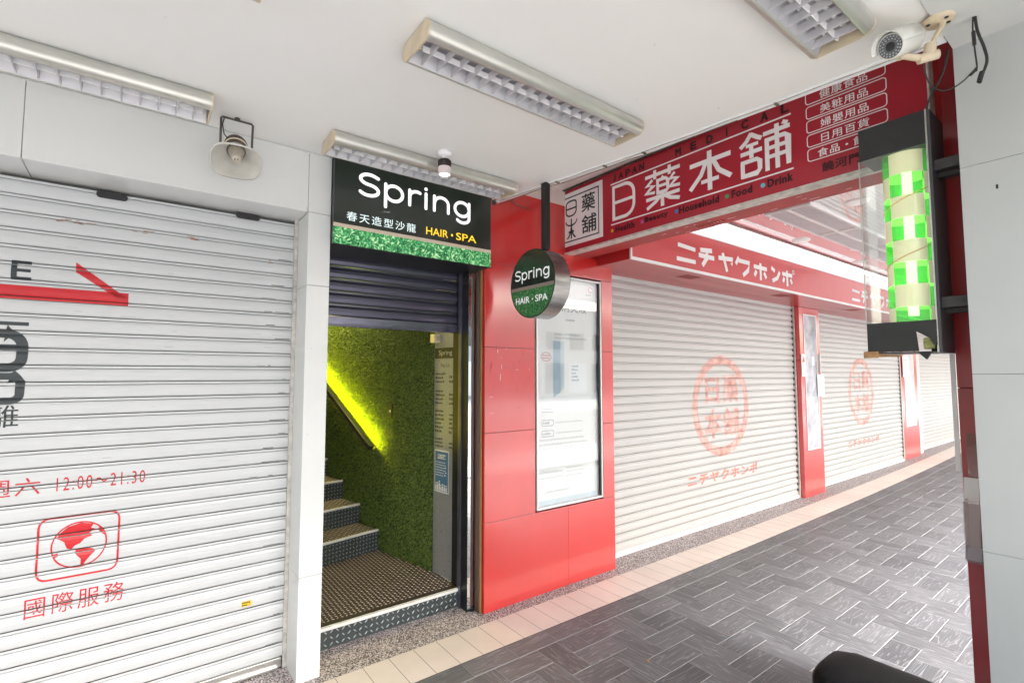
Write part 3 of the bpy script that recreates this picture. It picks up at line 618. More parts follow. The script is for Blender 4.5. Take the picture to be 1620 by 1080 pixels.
# spring sign box
YG = 2.772
t = thing('spring_sign', 'long dark illuminated SPRING sign box with grass band over the stair entrance', 'sign', (1.36, YG, 2.32))
mb = MB(); mb.box(.848, 1.905, YG+.004, 3.10, 2.325, 2.826); mb.build('box', M_black, t)
mb = MB(); mb.box(.846, 1.908, YG-.002, YG+.003, 2.43, 2.826); mb.build('face', M_signface, t)
mb = MB(); mb.box(.846, 1.908, YG-.0035, YG+.0035, 2.425, 2.446); mb.build('tan_band', M_tan, t)
mb = MB(); mb.box(.846, 1.908, YG-.003, YG+.003, 2.330, 2.4245); mb.build('grass_band', M_print, t)
mb = MB(); f = onY(YG-.005); w = .021
def spring(mb, X0, Z0, sx, f, w, mi=0, sy=None):
    """rounded one-stroke lettering: S p r i n g on a baseline; unit = x-height"""
    sy = sy or sx; T = lambda pts: [(X0+a*sx, Z0+b*sy) for a, b in pts]
    S_ = [(1.0,1.20)]+arc(.56, 1.02, .46, .31, 60, 262, 14)+arc(.52, .37, .50, .33, 78, -148, 16)
    stroke(mb, T(S_), w, f, mi)
    stroke(mb, T([(1.40,1.0), (1.40,-.42)]), w, f, mi); stroke(mb, T(arc(1.86, .50, .46, .48, 180, -180, 28)), w, f, mi)
    stroke(mb, T([(2.72,.98), (2.72,.02)]), w, f, mi); stroke(mb, T(arc(3.12, .55, .40, .42, 175, 62, 10)), w, f, mi)
    stroke(mb, T([(3.66,.98), (3.66,.02)]), w, f, mi); disc2(mb, X0+3.66*sx, Z0+1.30*sy, w*.56, f, mi)
    stroke(mb, T([(4.16,.98), (4.16,.02)]), w, f, mi); stroke(mb, T(arc(4.60, .55, .42, .42, 178, 0, 14)+[(5.02,.02)]), w, f, mi)
    stroke(mb, T(arc(5.90, .50, .46, .48, 0, 360, 28)), w, f, mi)
    stroke(mb, T([(6.36,.98), (6.36,-.06)]+arc(5.94, -.08, .42, .34, 0, -145, 14)), w, f, mi)
spring(mb, .982, 2.634, .1175, f, .0195, sy=.096)
mb.build('lit_lettering', M_litw, t)
mb = MB(); put(mb, '春天造型沙龍', .918, 1.345, 2.468, 2.522, f, 0, bold=.004, space=1.28); mb.build('chinese_lettering', mat('pale_blue_lettering', (.6,.7,.7), .4, emis=(.75,.9,.9), es=LIT*.75), t)
mb = MB(); put(mb, 'HAIR', 1.416, 1.573, 2.474, 2.522, f, bold=.008); put(mb, 'SPA', 1.632, 1.788, 2.474, 2.522, f, bold=.008); disc2(mb, 1.602, 2.498, .008, f); mb.build('yellow_lettering', M_lity, t)

# ================================================================ RED CORNER WALL
YR = 2.86
t = thing('red_corner_wall', 'glossy red panelled wall between the stair entrance and the shop shutters', 'wall', (2.58, YR, 0))
zs = [0, .59, 1.196, 1.79, 2.385]
mb = MB()
for a, b in zip(zs, zs[1:]+[3.0]):
    mb.box(1.925, 2.384 if a < 2.3 and b > .6 else 3.232, YR, 3.3, a+.0015, b-.0015) if False else None
    if b > 2.5: mb.box(1.925, 2.70, YR, 3.3, a+.0015, 2.985); mb.box(2.703, 3.232, YR, 3.3, a+.0015, 2.56)
    elif a == 0: mb.box(1.925, 2.70, YR, 3.3, a+.0015, b-.0015); mb.box(2.7015, 3.232, YR, 3.3, a+.0015, b-.0015)
    else: mb.box(1.925, 2.372, YR, 3.3, a+.0015, b-.0015); mb.box(3.098, 3.232, YR, 3.3, a+.0015, b-.0015)
mb.build('cladding', M_red, t, bevel=.0012)
mb = MB(); mb.box(1.93, 2.378, YR+.004, 3.29, .02, 2.54); mb.box(3.092, 3.226, YR+.004, 3.29, .02, 2.54); mb.box(2.378, 3.092, YR+.06, 3.29, .02, 2.54); mb.build('backing', M_dark, t)
mb = MB(); mb.box(1.93, 2.75, YR-.002, 3.3, 2.94, 3.064); mb.build('beige_upper_band', mat('beige_plaster', (.72,.62,.58), .7, var=.1), t)
mb = MB(); f = onY(YR-.0007)
for j in range(26):
    xa = rng.uniform(1.94, 2.35); za = rng.choice([rng.uniform(1.3, 1.78), rng.uniform(1.6, 1.78)]); h_ = rng.uniform(.004, .012)
    if rng.random() < .5: rect2(mb, xa, xa+rng.uniform(.002, .006), za, za+rng.uniform(.01, .06), f, rng.choice([0, 1]))
    else: rect2(mb, xa, xa+rng.uniform(.01, .05), za, za+rng.uniform(.0015, .004), f, rng.choice([0, 1]))
mb.build('chipped_paint', [mat('pink_primer', (.80,.45,.43), .6), mat('deep_red_scratch', (.35,.01,.01), .5)], t)
mb = MB()
for j in range(22):
    xa, za = rng.uniform(1.95, 3.2), abs(rng.gauss(0, .16))+.02; rect2(mb, xa, xa+rng.uniform(.008, .05), za, za+rng.uniform(.001, .003), f)
mb.build('scuff_marks', MATS['deep_red_scratch'], t)
# poster case
def case(t, x0, x1, z0, z1, y, fw, glassm=M_win):
    mb = MB(); mb.box(x0, x1, y, y+.03, z0, z0+fw); mb.box(x0, x1, y, y+.03, z1-fw, z1); mb.box(x0, x0+fw, y+.0005, y+.03, z0+fw, z1-fw); mb.box(x1-fw, x1, y+.0005, y+.03, z0+fw, z1-fw); mb.build('frame', mat('white_case_frame', (.76,.76,.76), .35, .2), t, bevel=.001)
    mb = MB(); mb.box(x0+fw, x1-fw, y+.012, y+.015, z0+fw, z1-fw); mb.build('glass', glassm, t)
t = thing('poster_case', 'tall white framed glass case with pale medicine poster on the red corner wall', 'poster case', (2.74, YR, .6))
case(t, 2.386, 3.088, .603, 2.371, YR-.006, .014)
mb = MB(); mb.box(3.060, 3.073, YR-.002, YR+.03, .62, 2.355); mb.build('shadow_gap', M_ink, t)
mb = MB(); mb.box(2.396, 3.065, YR+.035, YR+.04, .615, 2.36); mb.build('poster', M_paper, t)
mb = MB(); f = onY(YR+.034)
put(mb, '解消炎液', 2.58, 2.955, 2.095, 2.185, f, 0); dashes(mb, 2.72, 2.86, 2.02, 2.045, 1, f, 1, h=.8)
dashes(mb, 2.60, 2.95, 1.87, 1.93, 2, f, 2, h=.7)
for z in (1.335, 1.23, 1.15): stroke(mb, rrect(2.467, 2.585, z-.022, z+.022, .012), .006, f, 1, closed=True); dashes(mb, 2.478, 2.578, z-.012, z+.012, 1, f, 1, h=.8); dashes(mb, 2.61, rng.uniform(2.8, 2.95), z-.01, z+.01, 1, f, 2, h=.7)
dashes(mb, 2.445, 2.965, .98, 1.12, 4, f, 2, h=.5); dashes(mb, 2.44, 2.68, .84, .88, 1, f, 2, h=.5); rect2(mb, 2.44, 2.69, .815, .822, f, 2); dashes(mb, 2.71, 2.95, .80, .89, 3, f, 2, h=.4); dashes(mb, 2.50, 2.84, .70, .725, 1, f, 2, h=.6)
stroke(mb, arc(3.0, 2.30, .018, .022, 30, 320, 14), .008, f, 3); dashes(mb, 2.95, 3.03, 2.245, 2.265, 1, f, 1, h=.8)
stroke(mb, arc(2.512, 1.735, .05, .033, 0, 350, 22), .006, f, 3, closed=True); dashes(mb, 2.475, 2.55, 1.715, 1.755, 2, f, 3, h=.7)
mb.add([f(*p) for p in ((2.585,1.42), (2.66,1.46), (2.66,1.86), (2.585,1.86))], [(0,1,2,3)], 4); mb.add([f(*p) for p in ((2.661,1.47), (2.70,1.50), (2.70,1.86), (2.661,1.86))], [(0,1,2,3)], 5)
dashes(mb, 2.78, 2.86, 1.54, 1.68, 5, f, 1, h=.6); rect2(mb, 2.397, 3.06, .616, .655, f, 5)
mb.build('poster_print', [mat('soft_black_print', (.12,.13,.14), .5), M_grey, M_lgrey, mat('soft_red_print', (.62,.22,.24), .5), mat('soft_blue_print', (.38,.50,.60), .5), mat('pale_blue_print', (.58,.68,.74), .5)], t)

# ================================================================ DRUGSTORE SIGN
XM = 2.689
t = thing('drugstore_sign', 'wide dark red shop sign with white Chinese characters hung across the walkway', 'sign', (XM, 1.7, 2.56))
mb = MB(); mb.box(XM, XM+.07, .578, 2.872, 2.562, 3.055); mb.build('panel', M_redd, t)
mb = MB(); mb.box(XM-.006, XM+.074, .57, 2.885, 2.549, 2.5615); mb.box(XM-.006, XM+.074, .57, .577, 2.5615, 3.06); mb.box(XM-.006, XM+.074, 2.8725, 2.885, 2.5615, 3.06); mb.build('frame', M_alud, t)
f = onX(XM-.0015); f2 = onX(XM-.003)
mb = MB(); rect2(mb, -2.941, -2.456, 2.604, 3.031, f); mb.build('seal_panel', M_whiteink, t)
mb = MB(); stroke(mb, [(-2.898,2.641), (-2.497,2.641), (-2.497,2.992), (-2.898,2.992)], .009, f2, closed=True)
w = .0125
stroke(mb, arc(-2.80, 2.93, .043, .03, 90, 180, 5)+arc(-2.80, 2.88, .043, .038, 180, 270, 5)+arc(-2.78, 2.88, .05, .038, 270, 360, 5)+arc(-2.765, 2.94, .035, .02, 0, 90, 5), w, f2, closed=True)
stroke(mb, [(-2.84,2.90), (-2.735,2.90)], w, f2)
stroke(mb, [(-2.785,2.815), (-2.785,2.665)], w, f2); stroke(mb, arc(-2.785, 2.80, .06, .035, 180, 270, 6)+arc(-2.785, 2.80, .06, .035, 270, 360, 6), w*.9, f2); stroke(mb, arc(-2.85, 2.77, .065, .11, 0, -70, 8)[::-1], w, f2) ; stroke(mb, arc(-2.72, 2.77, .065, .11, 180, 250, 8), w, f2); stroke(mb, [(-2.81,2.715), (-2.76,2.715)], w, f2)
put(mb, '藥', -2.672, -2.530, 2.835, 2.972, f2, bold=.012); put(mb, '舖', -2.672, -2.520, 2.668, 2.808, f2, bold=.012)
mb.build('seal_lettering', mat('dark_green_ink', (.01,.04,.045), .4), t)
mb = MB(); rect2(mb, -2.378, -1.137, 2.958, 2.967, f); rect2(mb, -2.378, -1.132, 2.6645, 2.673, f)
stroke(mb, [(-2.352,2.705), (-2.352,2.820), (-2.352,2.935)]+arc(-2.25, 2.855, .08, .08, 90, 0, 7)+arc(-2.25, 2.785, .08, .08, 0, -90, 7), .024, f, closed=True); stroke(mb, [(-2.352,2.82), (-2.17,2.82)], .022, f, rnd=False)
def glyph(u0, u1, v0, v1, w, lines):
    for L_, k in lines: stroke(mb, [(u0+(u1-u0)*a, v0+(v1-v0)*b) for a, b in L_], w*k, f, rnd=False)
glyph(-2.073, -1.805, 2.690, 2.945, .024, [([(0,.87),(1,.87)],1), ([(.29,1),(.29,.76)],1), ([(.71,1),(.71,.76)],1),
  ([(.37,.72),(.37,.36)],.9), ([(.33,.70),(.60,.70),(.66,.64),(.66,.40),(.62,.37),(.33,.37)],.9), ([(.36,.54),(.64,.54)],.8), ([(.54,.77),(.47,.70)],.8),
  ([(.22,.76),(.05,.63),(.25,.60),(.03,.44),(.29,.41)],.85), ([(.86,.76),(.72,.63),(.93,.60),(.72,.44),(1.0,.41)],.85), ([(.02,.27),(.98,.27)],1), ([(.5,.36),(.5,0)],1.1), ([(.44,.27),(.30,.16),(.04,.03)],1), ([(.56,.27),(.72,.16),(.98,.08)],1)])
stroke(mb, [(-1.735,2.875), (-1.47,2.875)], .028, f, rnd=False); stroke(mb, [(-1.603,2.935), (-1.603,2.695)], .030, f, rnd=False); stroke(mb, [(-1.66,2.755), (-1.545,2.755)], .024, f, rnd=False)
stroke(mb, [(-1.625,2.872), (-1.66,2.80), (-1.735,2.725)], .028, f, rnd=False); stroke(mb, [(-1.58,2.872), (-1.545,2.80), (-1.47,2.74)], .028, f, rnd=False)
glyph(-1.412, -1.143, 2.697, 2.940, .024, [([(.24,1),(.14,.84),(0,.72)],1), ([(.22,.98),(.36,.86),(.45,.80)],1), ([(.12,.72),(.38,.72)],.8), ([(.0,.56),(.45,.56)],1), ([(.23,.74),(.23,.42)],1), ([(.04,.36),(.04,0)],1), ([(0,.36),(.34,.36),(.40,.30),(.40,.12),(.34,.04),(.02,.04)],1),
  ([(.48,.86),(1,.86)],1), ([(.75,1),(.75,0)],1), ([(.86,.99),(.96,.93)],.9), ([(.55,.72),(.55,0)],1), ([(.51,.70),(.90,.70),(.96,.64),(.96,.02)],1), ([(.55,.50),(.95,.50)],.9), ([(.55,.30),(.95,.30)],.9)])
for i, (s_, z0) in enumerate((('健康食品', 2.967), ('美粧用品', 2.892), ('婦嬰用品', 2.819), ('日用百貨', 2.745), ('食品・飲料', 2.671))):
    stroke(mb, rrect(-1.062, -.722, z0+.004, z0+.066, .014), .0045, f, closed=True); put(mb, s_, -.998 if i < 4 else -1.016, -.793 if i < 4 else -.76, z0+.012, z0+.055, f, bold=.012, space=1.12)
mb.build('white_lettering', M_whiteink, t)
mb = MB(); 
for w_, a, b in (('JAPAN', -2.362, -2.080), ('MEDICAL', -1.835, -1.145)):
    for i, ch in enumerate(w_):
        p = a+(b-a-.040)*i/(len(w_)-1); cw = {'I': .010, 'J': .024}.get(ch, .042); put(mb, ch, p+.02-cw/2, p+.02+cw/2, 2.978, 3.030, f, bold=.05)
for s_, a, b in (('Health', 2.338, 2.170), ('Beauty', 2.084, 1.900), ('Household', 1.817, 1.548), ('Food', 1.472, 1.351), ('Drink', 1.268, 1.137)): put(mb, s_, -a, -b, 2.604, 2.650, f, bold=.05, space=1.15)
put(mb, '饒河門市', -1.0, -.775, 2.600, 2.650, f, bold=.02, space=1.08)
mb.build('black_lettering', mat('maroon_black_print', (.035,.006,.010), .5), t)
for yy, nm, cc in ((2.369, 'yellow', (.75,.42,.03)), (2.104, 'violet', (.40,.10,.38)), (1.837, 'blue', (.03,.18,.42)), (1.500, 'green', (.03,.30,.10)), (1.293, 'cyan', (.12,.55,.70))):
    mb = MB(); disc2(mb, -yy, 2.626, .0125, f); mb.build('coloured_dot', mat(nm+'_dot', cc, .5), t)
t = thing('red_beam', 'painted red beam directly behind the hanging drugstore sign', 'beam', (2.86, 1.7, 2.555))
mb = MB(); mb.box(2.765, 2.957, .50, 2.855, 2.556, 3.05); mb.build('beam', M_redbeam, t, bevel=.002)
mb = MB()
for i in range(8): y = 1.81-i*.024; mb.box(2.85, 2.90, y-.008, y, 2.5535, 2.5555)
mb.build('vent_slots', mat('dark_red_slot', (.25,.01,.01), .6), t)
mb = MB()
for i in range(14): y = rng.uniform(.85, 2.1); xx = rng.uniform(2.80, 2.93); mb.box(xx, xx+rng.uniform(.001, .003), y, y+rng.uniform(.01, .06), 2.5545, 2.5557)
mb.build('paint_scratches', M_whiteink, t)
# sagging cables along ceiling edge and over the sign
def cable(name, label, pts, r, m, sub=10, group=None):
    P = [Vector(p) for p in pts]; out = []
    for i in range(len(P)-1):
        p0, p1, p2, p3 = P[max(0, i-1)], P[i], P[i+1], P[min(len(P)-1, i+2)]
        for k in range(sub):
            u = k/sub; out.append(.5*((2*p1)+(-p0+p2)*u+(2*p0-5*p1+4*p2-p3)*u*u+(-p0+3*p1-3*p2+p3)*u**3))
    out.append(P[-1]); mb = MB(); mb.tube(out, r, 7, 0); o = mb.build(name, m); return tag(o, label, 'cable', group)
ex = lambda y: float(np.interp(y, [.44, .98, 1.68, 2.9], [2.345, 2.30, 2.225, 2.02]))
cable('edge_cable', 'thin pale cable clipped along the ceiling edge above the sign', [(ex(y)-.03+rng.uniform(-.008, .008), y, CZ-.006) for y in np.linspace(2.80, .5, 16)], .004, M_cablew)
cable('edge_cable', 'stained brown cable drooping under the ceiling edge by the black post', [(ex(y)-.012+rng.uniform(-.012, .012), y, CZ-.008-.012*abs(math.sin(y*5))) for y in np.linspace(2.84, 1.2, 12)], .0022, M_cabled)
cable('loose_cable', 'black cable lying along the top of the dark red sign', [(XM-.012, y, 3.056+.003*math.sin(y*3.1)) for y in np.linspace(2.88, .9, 12)], .004, M_rubber)
cable('loose_cable', 'thin grey cable sagging just above the dark red sign', [(XM-.03, y, 3.055+.003*math.sin(y*2.3+1)) for y in np.linspace(2.88, .9, 12)], .003, M_cabled)
cable('loose_cable', 'tangled brown cord at the corner of the ceiling and the red wall', [(1.93,2.79,2.80), (1.99,2.82,2.835), (2.05,2.84,2.86), (2.12,2.83,2.86), (2.2,2.85,2.845), (2.33,2.86,2.84)], .0035, M_cabled)
for i, (y, nm) in enumerate(((2.30, 'by the round sign post'), (1.95, 'over the word JAPAN'), (1.70, 'past the middle lamp'), (1.02, 'over the last letter of MEDICAL'))):
    mb = MB(); mb.box(ex(y)-.038, ex(y)-.008, y-.006, y+.006, CZ-.014, CZ-.001); o = mb.build('cable_clip', M_cabled, bevel=.002)
    tag(o, 'small brown clip holding the cable to the ceiling edge '+nm, 'clip', 'clips along the ceiling edge')

# ================================================================ ROUND SIGN
t = thing('round_sign', 'round steel drum sign hanging on a black post below the ceiling', 'sign', (2.06, 2.43, CZ))
c = (2.0, 2.442, 2.180); r = .222
mb = MB(); mb.lathe([(r, .002), (r, .128)], c, 'x', 72); mb.build('rim', mat('brushed_steel_rim', (.33,.32,.31), .30, 1., var=.3, vscale=3, stretch=(1,9,9)), t)
mb = MB(); mb.lathe([(0, .130), (r, .130)], c, 'x', 72); mb.lathe([(r, 0), (r-.006, -.001), (r-.006, .004)], c, 'x', 72); mb.build('edge_trim', M_black, t)
f = onX(2.0); cy = -2.442; cz = 2.180; rr = r-.006
mb = MB(); zc = -.012
pa = [(cy+rr*math.cos(a), cz+rr*math.sin(a)) for a in np.linspace(math.asin(.0), PI, 40)]; a0 = math.asin(-.012/rr)
pa = [(cy+rr*math.cos(a), cz+rr*math.sin(a)) for a in np.linspace(a0, PI-a0, 48)]; mb.add([f(*p) for p in pa], [tuple(range(48))]); mb.build('upper_face', M_signface, t)
mb = MB(); a1 = math.asin(-.034/rr); pb = [(cy+rr*math.cos(a), cz+rr*math.sin(a)) for a in np.linspace(a0, a1, 4)]+[(cy+rr*math.cos(a), cz+rr*math.sin(a)) for a in np.linspace(PI-a1, PI-a0, 4)]; mb.add([f(*p) for p in pb], [tuple(range(8))]); mb.build('band', mat('tan_band_unlit', (.30,.24,.21), .5), t)
mb = MB(); pc = [(cy+rr*math.cos(a), cz+rr*math.sin(a)) for a in np.linspace(PI-a1, 2*PI+a1, 48)]; mb.add([f(*p) for p in pc], [tuple(range(48))]); mb.build('grass_face', M_printd, t)
f = onX(1.9985); mb = MB(); spring(mb, -2.612, 2.214, .0535, f, .0095, sy=.047); put(mb, 'HAIR', -2.604, -2.462, 2.058, 2.100, f, bold=.012); put(mb, 'SPA', -2.405, -2.286, 2.058, 2.100, f, bold=.012); disc2(mb, -2.433, 2.079, .006, f); mb.build('lettering', mat('white_sign_lettering', (.75,.77,.77), .4, emis=(1,1,1), es=LIT*.35), t)
mb = MB(); mb.box(2.045, 2.085, 2.355, 2.40, 2.395, CZ); mb.build('post', M_black, t, bevel=.003)

# ================================================================ SHOP SHUTTERS ALONG THE ARCADE
ZR = .045
def red_shutter(x0, x1, y, label, cx, logo_w, group, zlogo=1.257, lh=1.11, kz=(.455,.575), kat=None, logo=True):
    t = thing('ivory_roller_shutter', label, 'roller shutter', ((x0+x1)/2, y, 0), group)
    mb = MB(); slats(mb, x0, x1, y, ZR, 2.55, amp=.8); mb.build('slat_curtain', [M_shc, M_gapl], t, recalc=False)
    mb = MB(); mb.box(x0, x1-.02, y-.02, y+.02, .003, .044); mb.build('bottom_rail', mat('white_shutter_rail', (.8,.8,.8), .35), t, bevel=.003)
    mb = MB(); mb.box(x1-.035, x1-.004, y-.028, y-.014, 0, 2.5)
    k = ZR
    mb.build('guide_rail', M_alud, t)
    mb = MB()
    while k < 2.45: mb.box(x1-.066, x1-.036, y-.016, y-.0105, k+.045, k+.075); k += PITCH
    mb.build('slat_end_clips', M_ink, t)
    if logo:
        art = MB(); fz = lambda u, v: (u, 0, v); w2 = logo_w/2; h2 = lh/2
        stroke(art, arc(cx, zlogo, w2*.90, h2*.90, 0, 350, 44), .10, fz, 0, closed=True)
        put(art, '日', cx-w2*.56, cx-w2*.08, zlogo+.03, zlogo+h2*.56, fz, 0, bold=.035); put(art, '藥', cx+w2*.04, cx+w2*.60, zlogo+.03, zlogo+h2*.62, fz, 0, bold=.035)
        put(art, '本', cx-w2*.62, cx-w2*.02, zlogo-h2*.62, zlogo-.03, fz, 0, bold=.035); put(art, '舖', cx+w2*.02, cx+w2*.62, zlogo-h2*.60, zlogo-.03, fz, 0, bold=.035)
        a, b = kat; put(art, 'ニチヤクホンポ', a, b, kz[0], kz[1], fz, 1, bold=.035, space=1.15)
        drape(art, y, ZR, PITCH, amp=.8).build('faded_print', [M_faded, M_fadef], t, recalc=False)
    return t
red_shutter(3.238, 6.985, 3.03, 'long closed ivory roller shutter with red round seal, nearest the corner wall', 5.186, 1.15, 'ivory roller shutters of the drugstore', kat=(4.51, 5.915))
red_shutter(7.60, 11.44, 3.10, 'second ivory roller shutter with faded red seal between two red pillars', 9.50, 1.10, 'ivory roller shutters of the drugstore', zlogo=1.32, kat=(8.85, 10.2))
red_shutter(13.0, 21, 3.30, 'plain far ivory shutter without print past the second red pillar', 0, 0, 'ivory roller shutters of the drugstore', logo=False)
mb = MB(); mb.box(3.2, 24, 3.36, 3.45, 0, 3.2); tag(mb.build('shop_back_wall', M_dim), 'plain wall standing behind the drugstore shutters', 'wall')
def red_pillar(x0, x1, y, label, group):
    t = thing('red_pillar', label, 'pillar', ((x0+x1)/2, y, 0), group)
    mb = MB()
    for a, b in zip([0, .59, 1.196, 1.79], [.59, 1.196, 1.79, 2.498]): mb.box(x0, x1, y, 3.36, a+.0015, b-.0015)
    mb.build('cladding', M_red, t, bevel=.0015); return t
t = red_pillar(6.99, 7.60, 2.95, 'red pillar with narrow glass case between the two printed shutters', 'red pillars of the drugstore')
case(t, 7.105, 7.50, .60, 2.41, 2.943, .018)
mb = MB(); mb.box(7.125, 7.482, 2.947, 2.9485, .62, 2.39)
f = onY(2.9462)
mb.build('display_poster', mat('blue_grey_photo_poster', (.36,.40,.50), .4, var=.5, vscale=3, alt=(.75,.76,.82)), t)
mb = MB(); rect2(mb, 7.26, 7.45, .80, .92, f); rect2(mb, 7.32, 7.40, 1.72, 1.84, f); rect2(mb, 7.38, 7.46, 1.0, 1.05, f); rect2(mb, 7.28, 7.34, 1.2, 1.3, f); mb.build('poster_white_boxes', M_paper, t)
def notice(name, label, x0, x1, z0, z1, y, red=False, group=None):
    t = thing(name, label, 'notice', ((x0+x1)/2, y, z0), group); mb = MB(); mb.box(x0, x1, y-.002, y, z0, z1); mb.build('paper', M_paper, t)
    mb = MB(); f = onY(y-.003); dashes(mb, x0+.02, x1-.02, z0+.03, z1-.05, 7, f, 0, h=.35)
    if red: mb.add([f(*p) for p in ((x0+.02, z1-.11), ((x0+x1)/2, z1-.02), (x1-.02, z1-.11))], [(0,1,2)], 1)
    mb.build('print', [M_lgrey, M_fadef], t)
notice('paper_notice', 'white paper notice with red triangle at the left edge of the near red pillar', 6.995, 7.115, 1.57, 1.87, 2.943, True)
notice('paper_notice', 'plain white paper sheet hung on the right edge of the near red pillar', 7.44, 7.66, 1.30, 1.60, 2.935)
t = thing('grab_handle', 'slim white upright handle on the glass case of the near red pillar', 'handle', (7.5, 2.93, 1.6))
mb = MB(); mb.box(7.51, 7.53, 2.915, 2.94, 1.62, 1.88); mb.build('bar', M_alu, t, bevel=.003)
t = red_pillar(11.44, 12.55, 3.11, 'far red pillar with glass case beside the plain end shutter', 'red pillars of the drugstore')
case(t, 11.75, 12.35, .60, 2.41, 3.103, .02)
mb = MB(); mb.box(11.77, 12.33, 3.106, 3.108, .62, 2.39); mb.build('display_poster', mat('pale_photo_poster', (.62,.62,.66), .4, var=.25, vscale=3, alt=(.80,.80,.82)), t)
notice('paper_notice', 'white notice board low on the far red pillar', 11.62, 12.0, 1.55, 1.95, 3.09)
t = thing('white_post', 'slim white upright post next to the far red pillar', 'post', (12.75, 3.2, 0))
mb = MB(); mb.box(12.60, 12.95, 3.16, 3.34, 0, 2.498); mb.build('shaft', M_white, t, bevel=.004)
# fascia with katakana
YF = 2.50
t = thing('katakana_fascia', 'long bright red fascia with white katakana above the drugstore shutters', 'sign', (8, YF, 2.5))
mb = MB(); mb.box(3.049, 22, YF+.003, 3.36, 2.5, 2.846); mb.build('soffit_box', mat('deep_red_fascia_box', (.45,.02,.022), .35, coat=.4), t)
mb = MB(); mb.box(3.052, 22, YF, YF+.0025, 2.52, 2.842); mb.build('face', M_fascia, t)
mb = MB(); mb.box(3.045, 22, YF-.006, YF+.01, 2.497, 2.519); mb.box(3.045, 22, YF-.006, YF+.01, 2.8425, 2.852); mb.box(3.045, 3.058, YF-.0055, YF+.01, 2.519, 2.8425); mb.build('trim', mat('white_fascia_trim', (.8,.8,.8), .3), t)
def kat(x0, s):
    mb = MB(); f = onY(YF-.0015); S = 2.15/2.15*s
    L_ = [('r', 0, .25, 2.700, 2.725), ]
    X = lambda a: x0+(a-3.645)*s
    for p in ([(3.665,2.712), (3.925,2.700)], [(3.645,2.588), (3.925,2.590)]): stroke(mb, [(X(p[0][0]), p[0][1]), (X(p[1][0]), p[1][1])], .036, f, rnd=False)
    W_ = .042
    for pts in ([(3.975,2.665), (4.225,2.665)], [(4.0,2.712), (4.19,2.730)], [(4.105,2.72), (4.105,2.655), (4.03,2.575)],
                [(4.295,2.685), (4.55,2.700), (4.52,2.645)], [(4.37,2.740), (4.44,2.570)],
                [(4.66,2.740), (4.60,2.665)], [(4.655,2.708), (4.86,2.708), (4.83,2.63), (4.73,2.570)],
                [(4.945,2.690), (5.215,2.690)], [(5.08,2.738), (5.08,2.562)], [(5.00,2.650), (4.96,2.595)], [(5.155,2.650), (5.20,2.595)],
                [(5.315,2.725), (5.39,2.695)], [(5.50,2.700), (5.44,2.625), (5.33,2.585)],
                [(5.555,2.690), (5.79,2.690)], [(5.67,2.735), (5.67,2.562)], [(5.60,2.650), (5.57,2.600)], [(5.745,2.650), (5.78,2.600)]):
        stroke(mb, [(X(a), b) for a, b in pts], W_, f, rnd=False)
    stroke(mb, arc(X(5.82), 2.735, .022, .022, 0, 340, 12), .010, f, closed=True); return mb
kat(3.645, 1).build('lettering', M_paper, t); kat(7.50, 1).build('lettering', M_paper, t); kat(11.4, 1).build('lettering', M_paper, t)
for xx in (3.95, 5.75, 7.9): mb = MB(); mb.box(xx, xx+.22, 2.60, 2.72, 2.4985, 2.4998); mb.build('soffit_vent', mat('dark_red_slot', (.25,.01,.01), .6), t)
# strip light above the fascia
t = thing('strip_light', 'long glowing white strip light lying on top of the red fascia', 'lamp', (8, 2.58, 2.86))
mb = MB(); mb.box(3.06, 22, 2.62, 2.70, 2.853, 2.875); mb.build('housing', M_alu, t)
mb = MB(); mb.box(3.08, 22, 2.625, 2.665, 2.876, 2.915); mb.build('lit_tube', mat('lit_strip_diffuser', (.9,.9,.9), .4, emis=(1,1,1), es=LIT*4), t)
mb = MB(); mb.box(2.96, 22, 2.742, 2.80, 2.847, 3.05); tag(mb.build('cove_back', mat('white_cove_panel', (.8,.8,.8), .4)), 'white recessed panel behind the strip light over the fascia', 'panel')

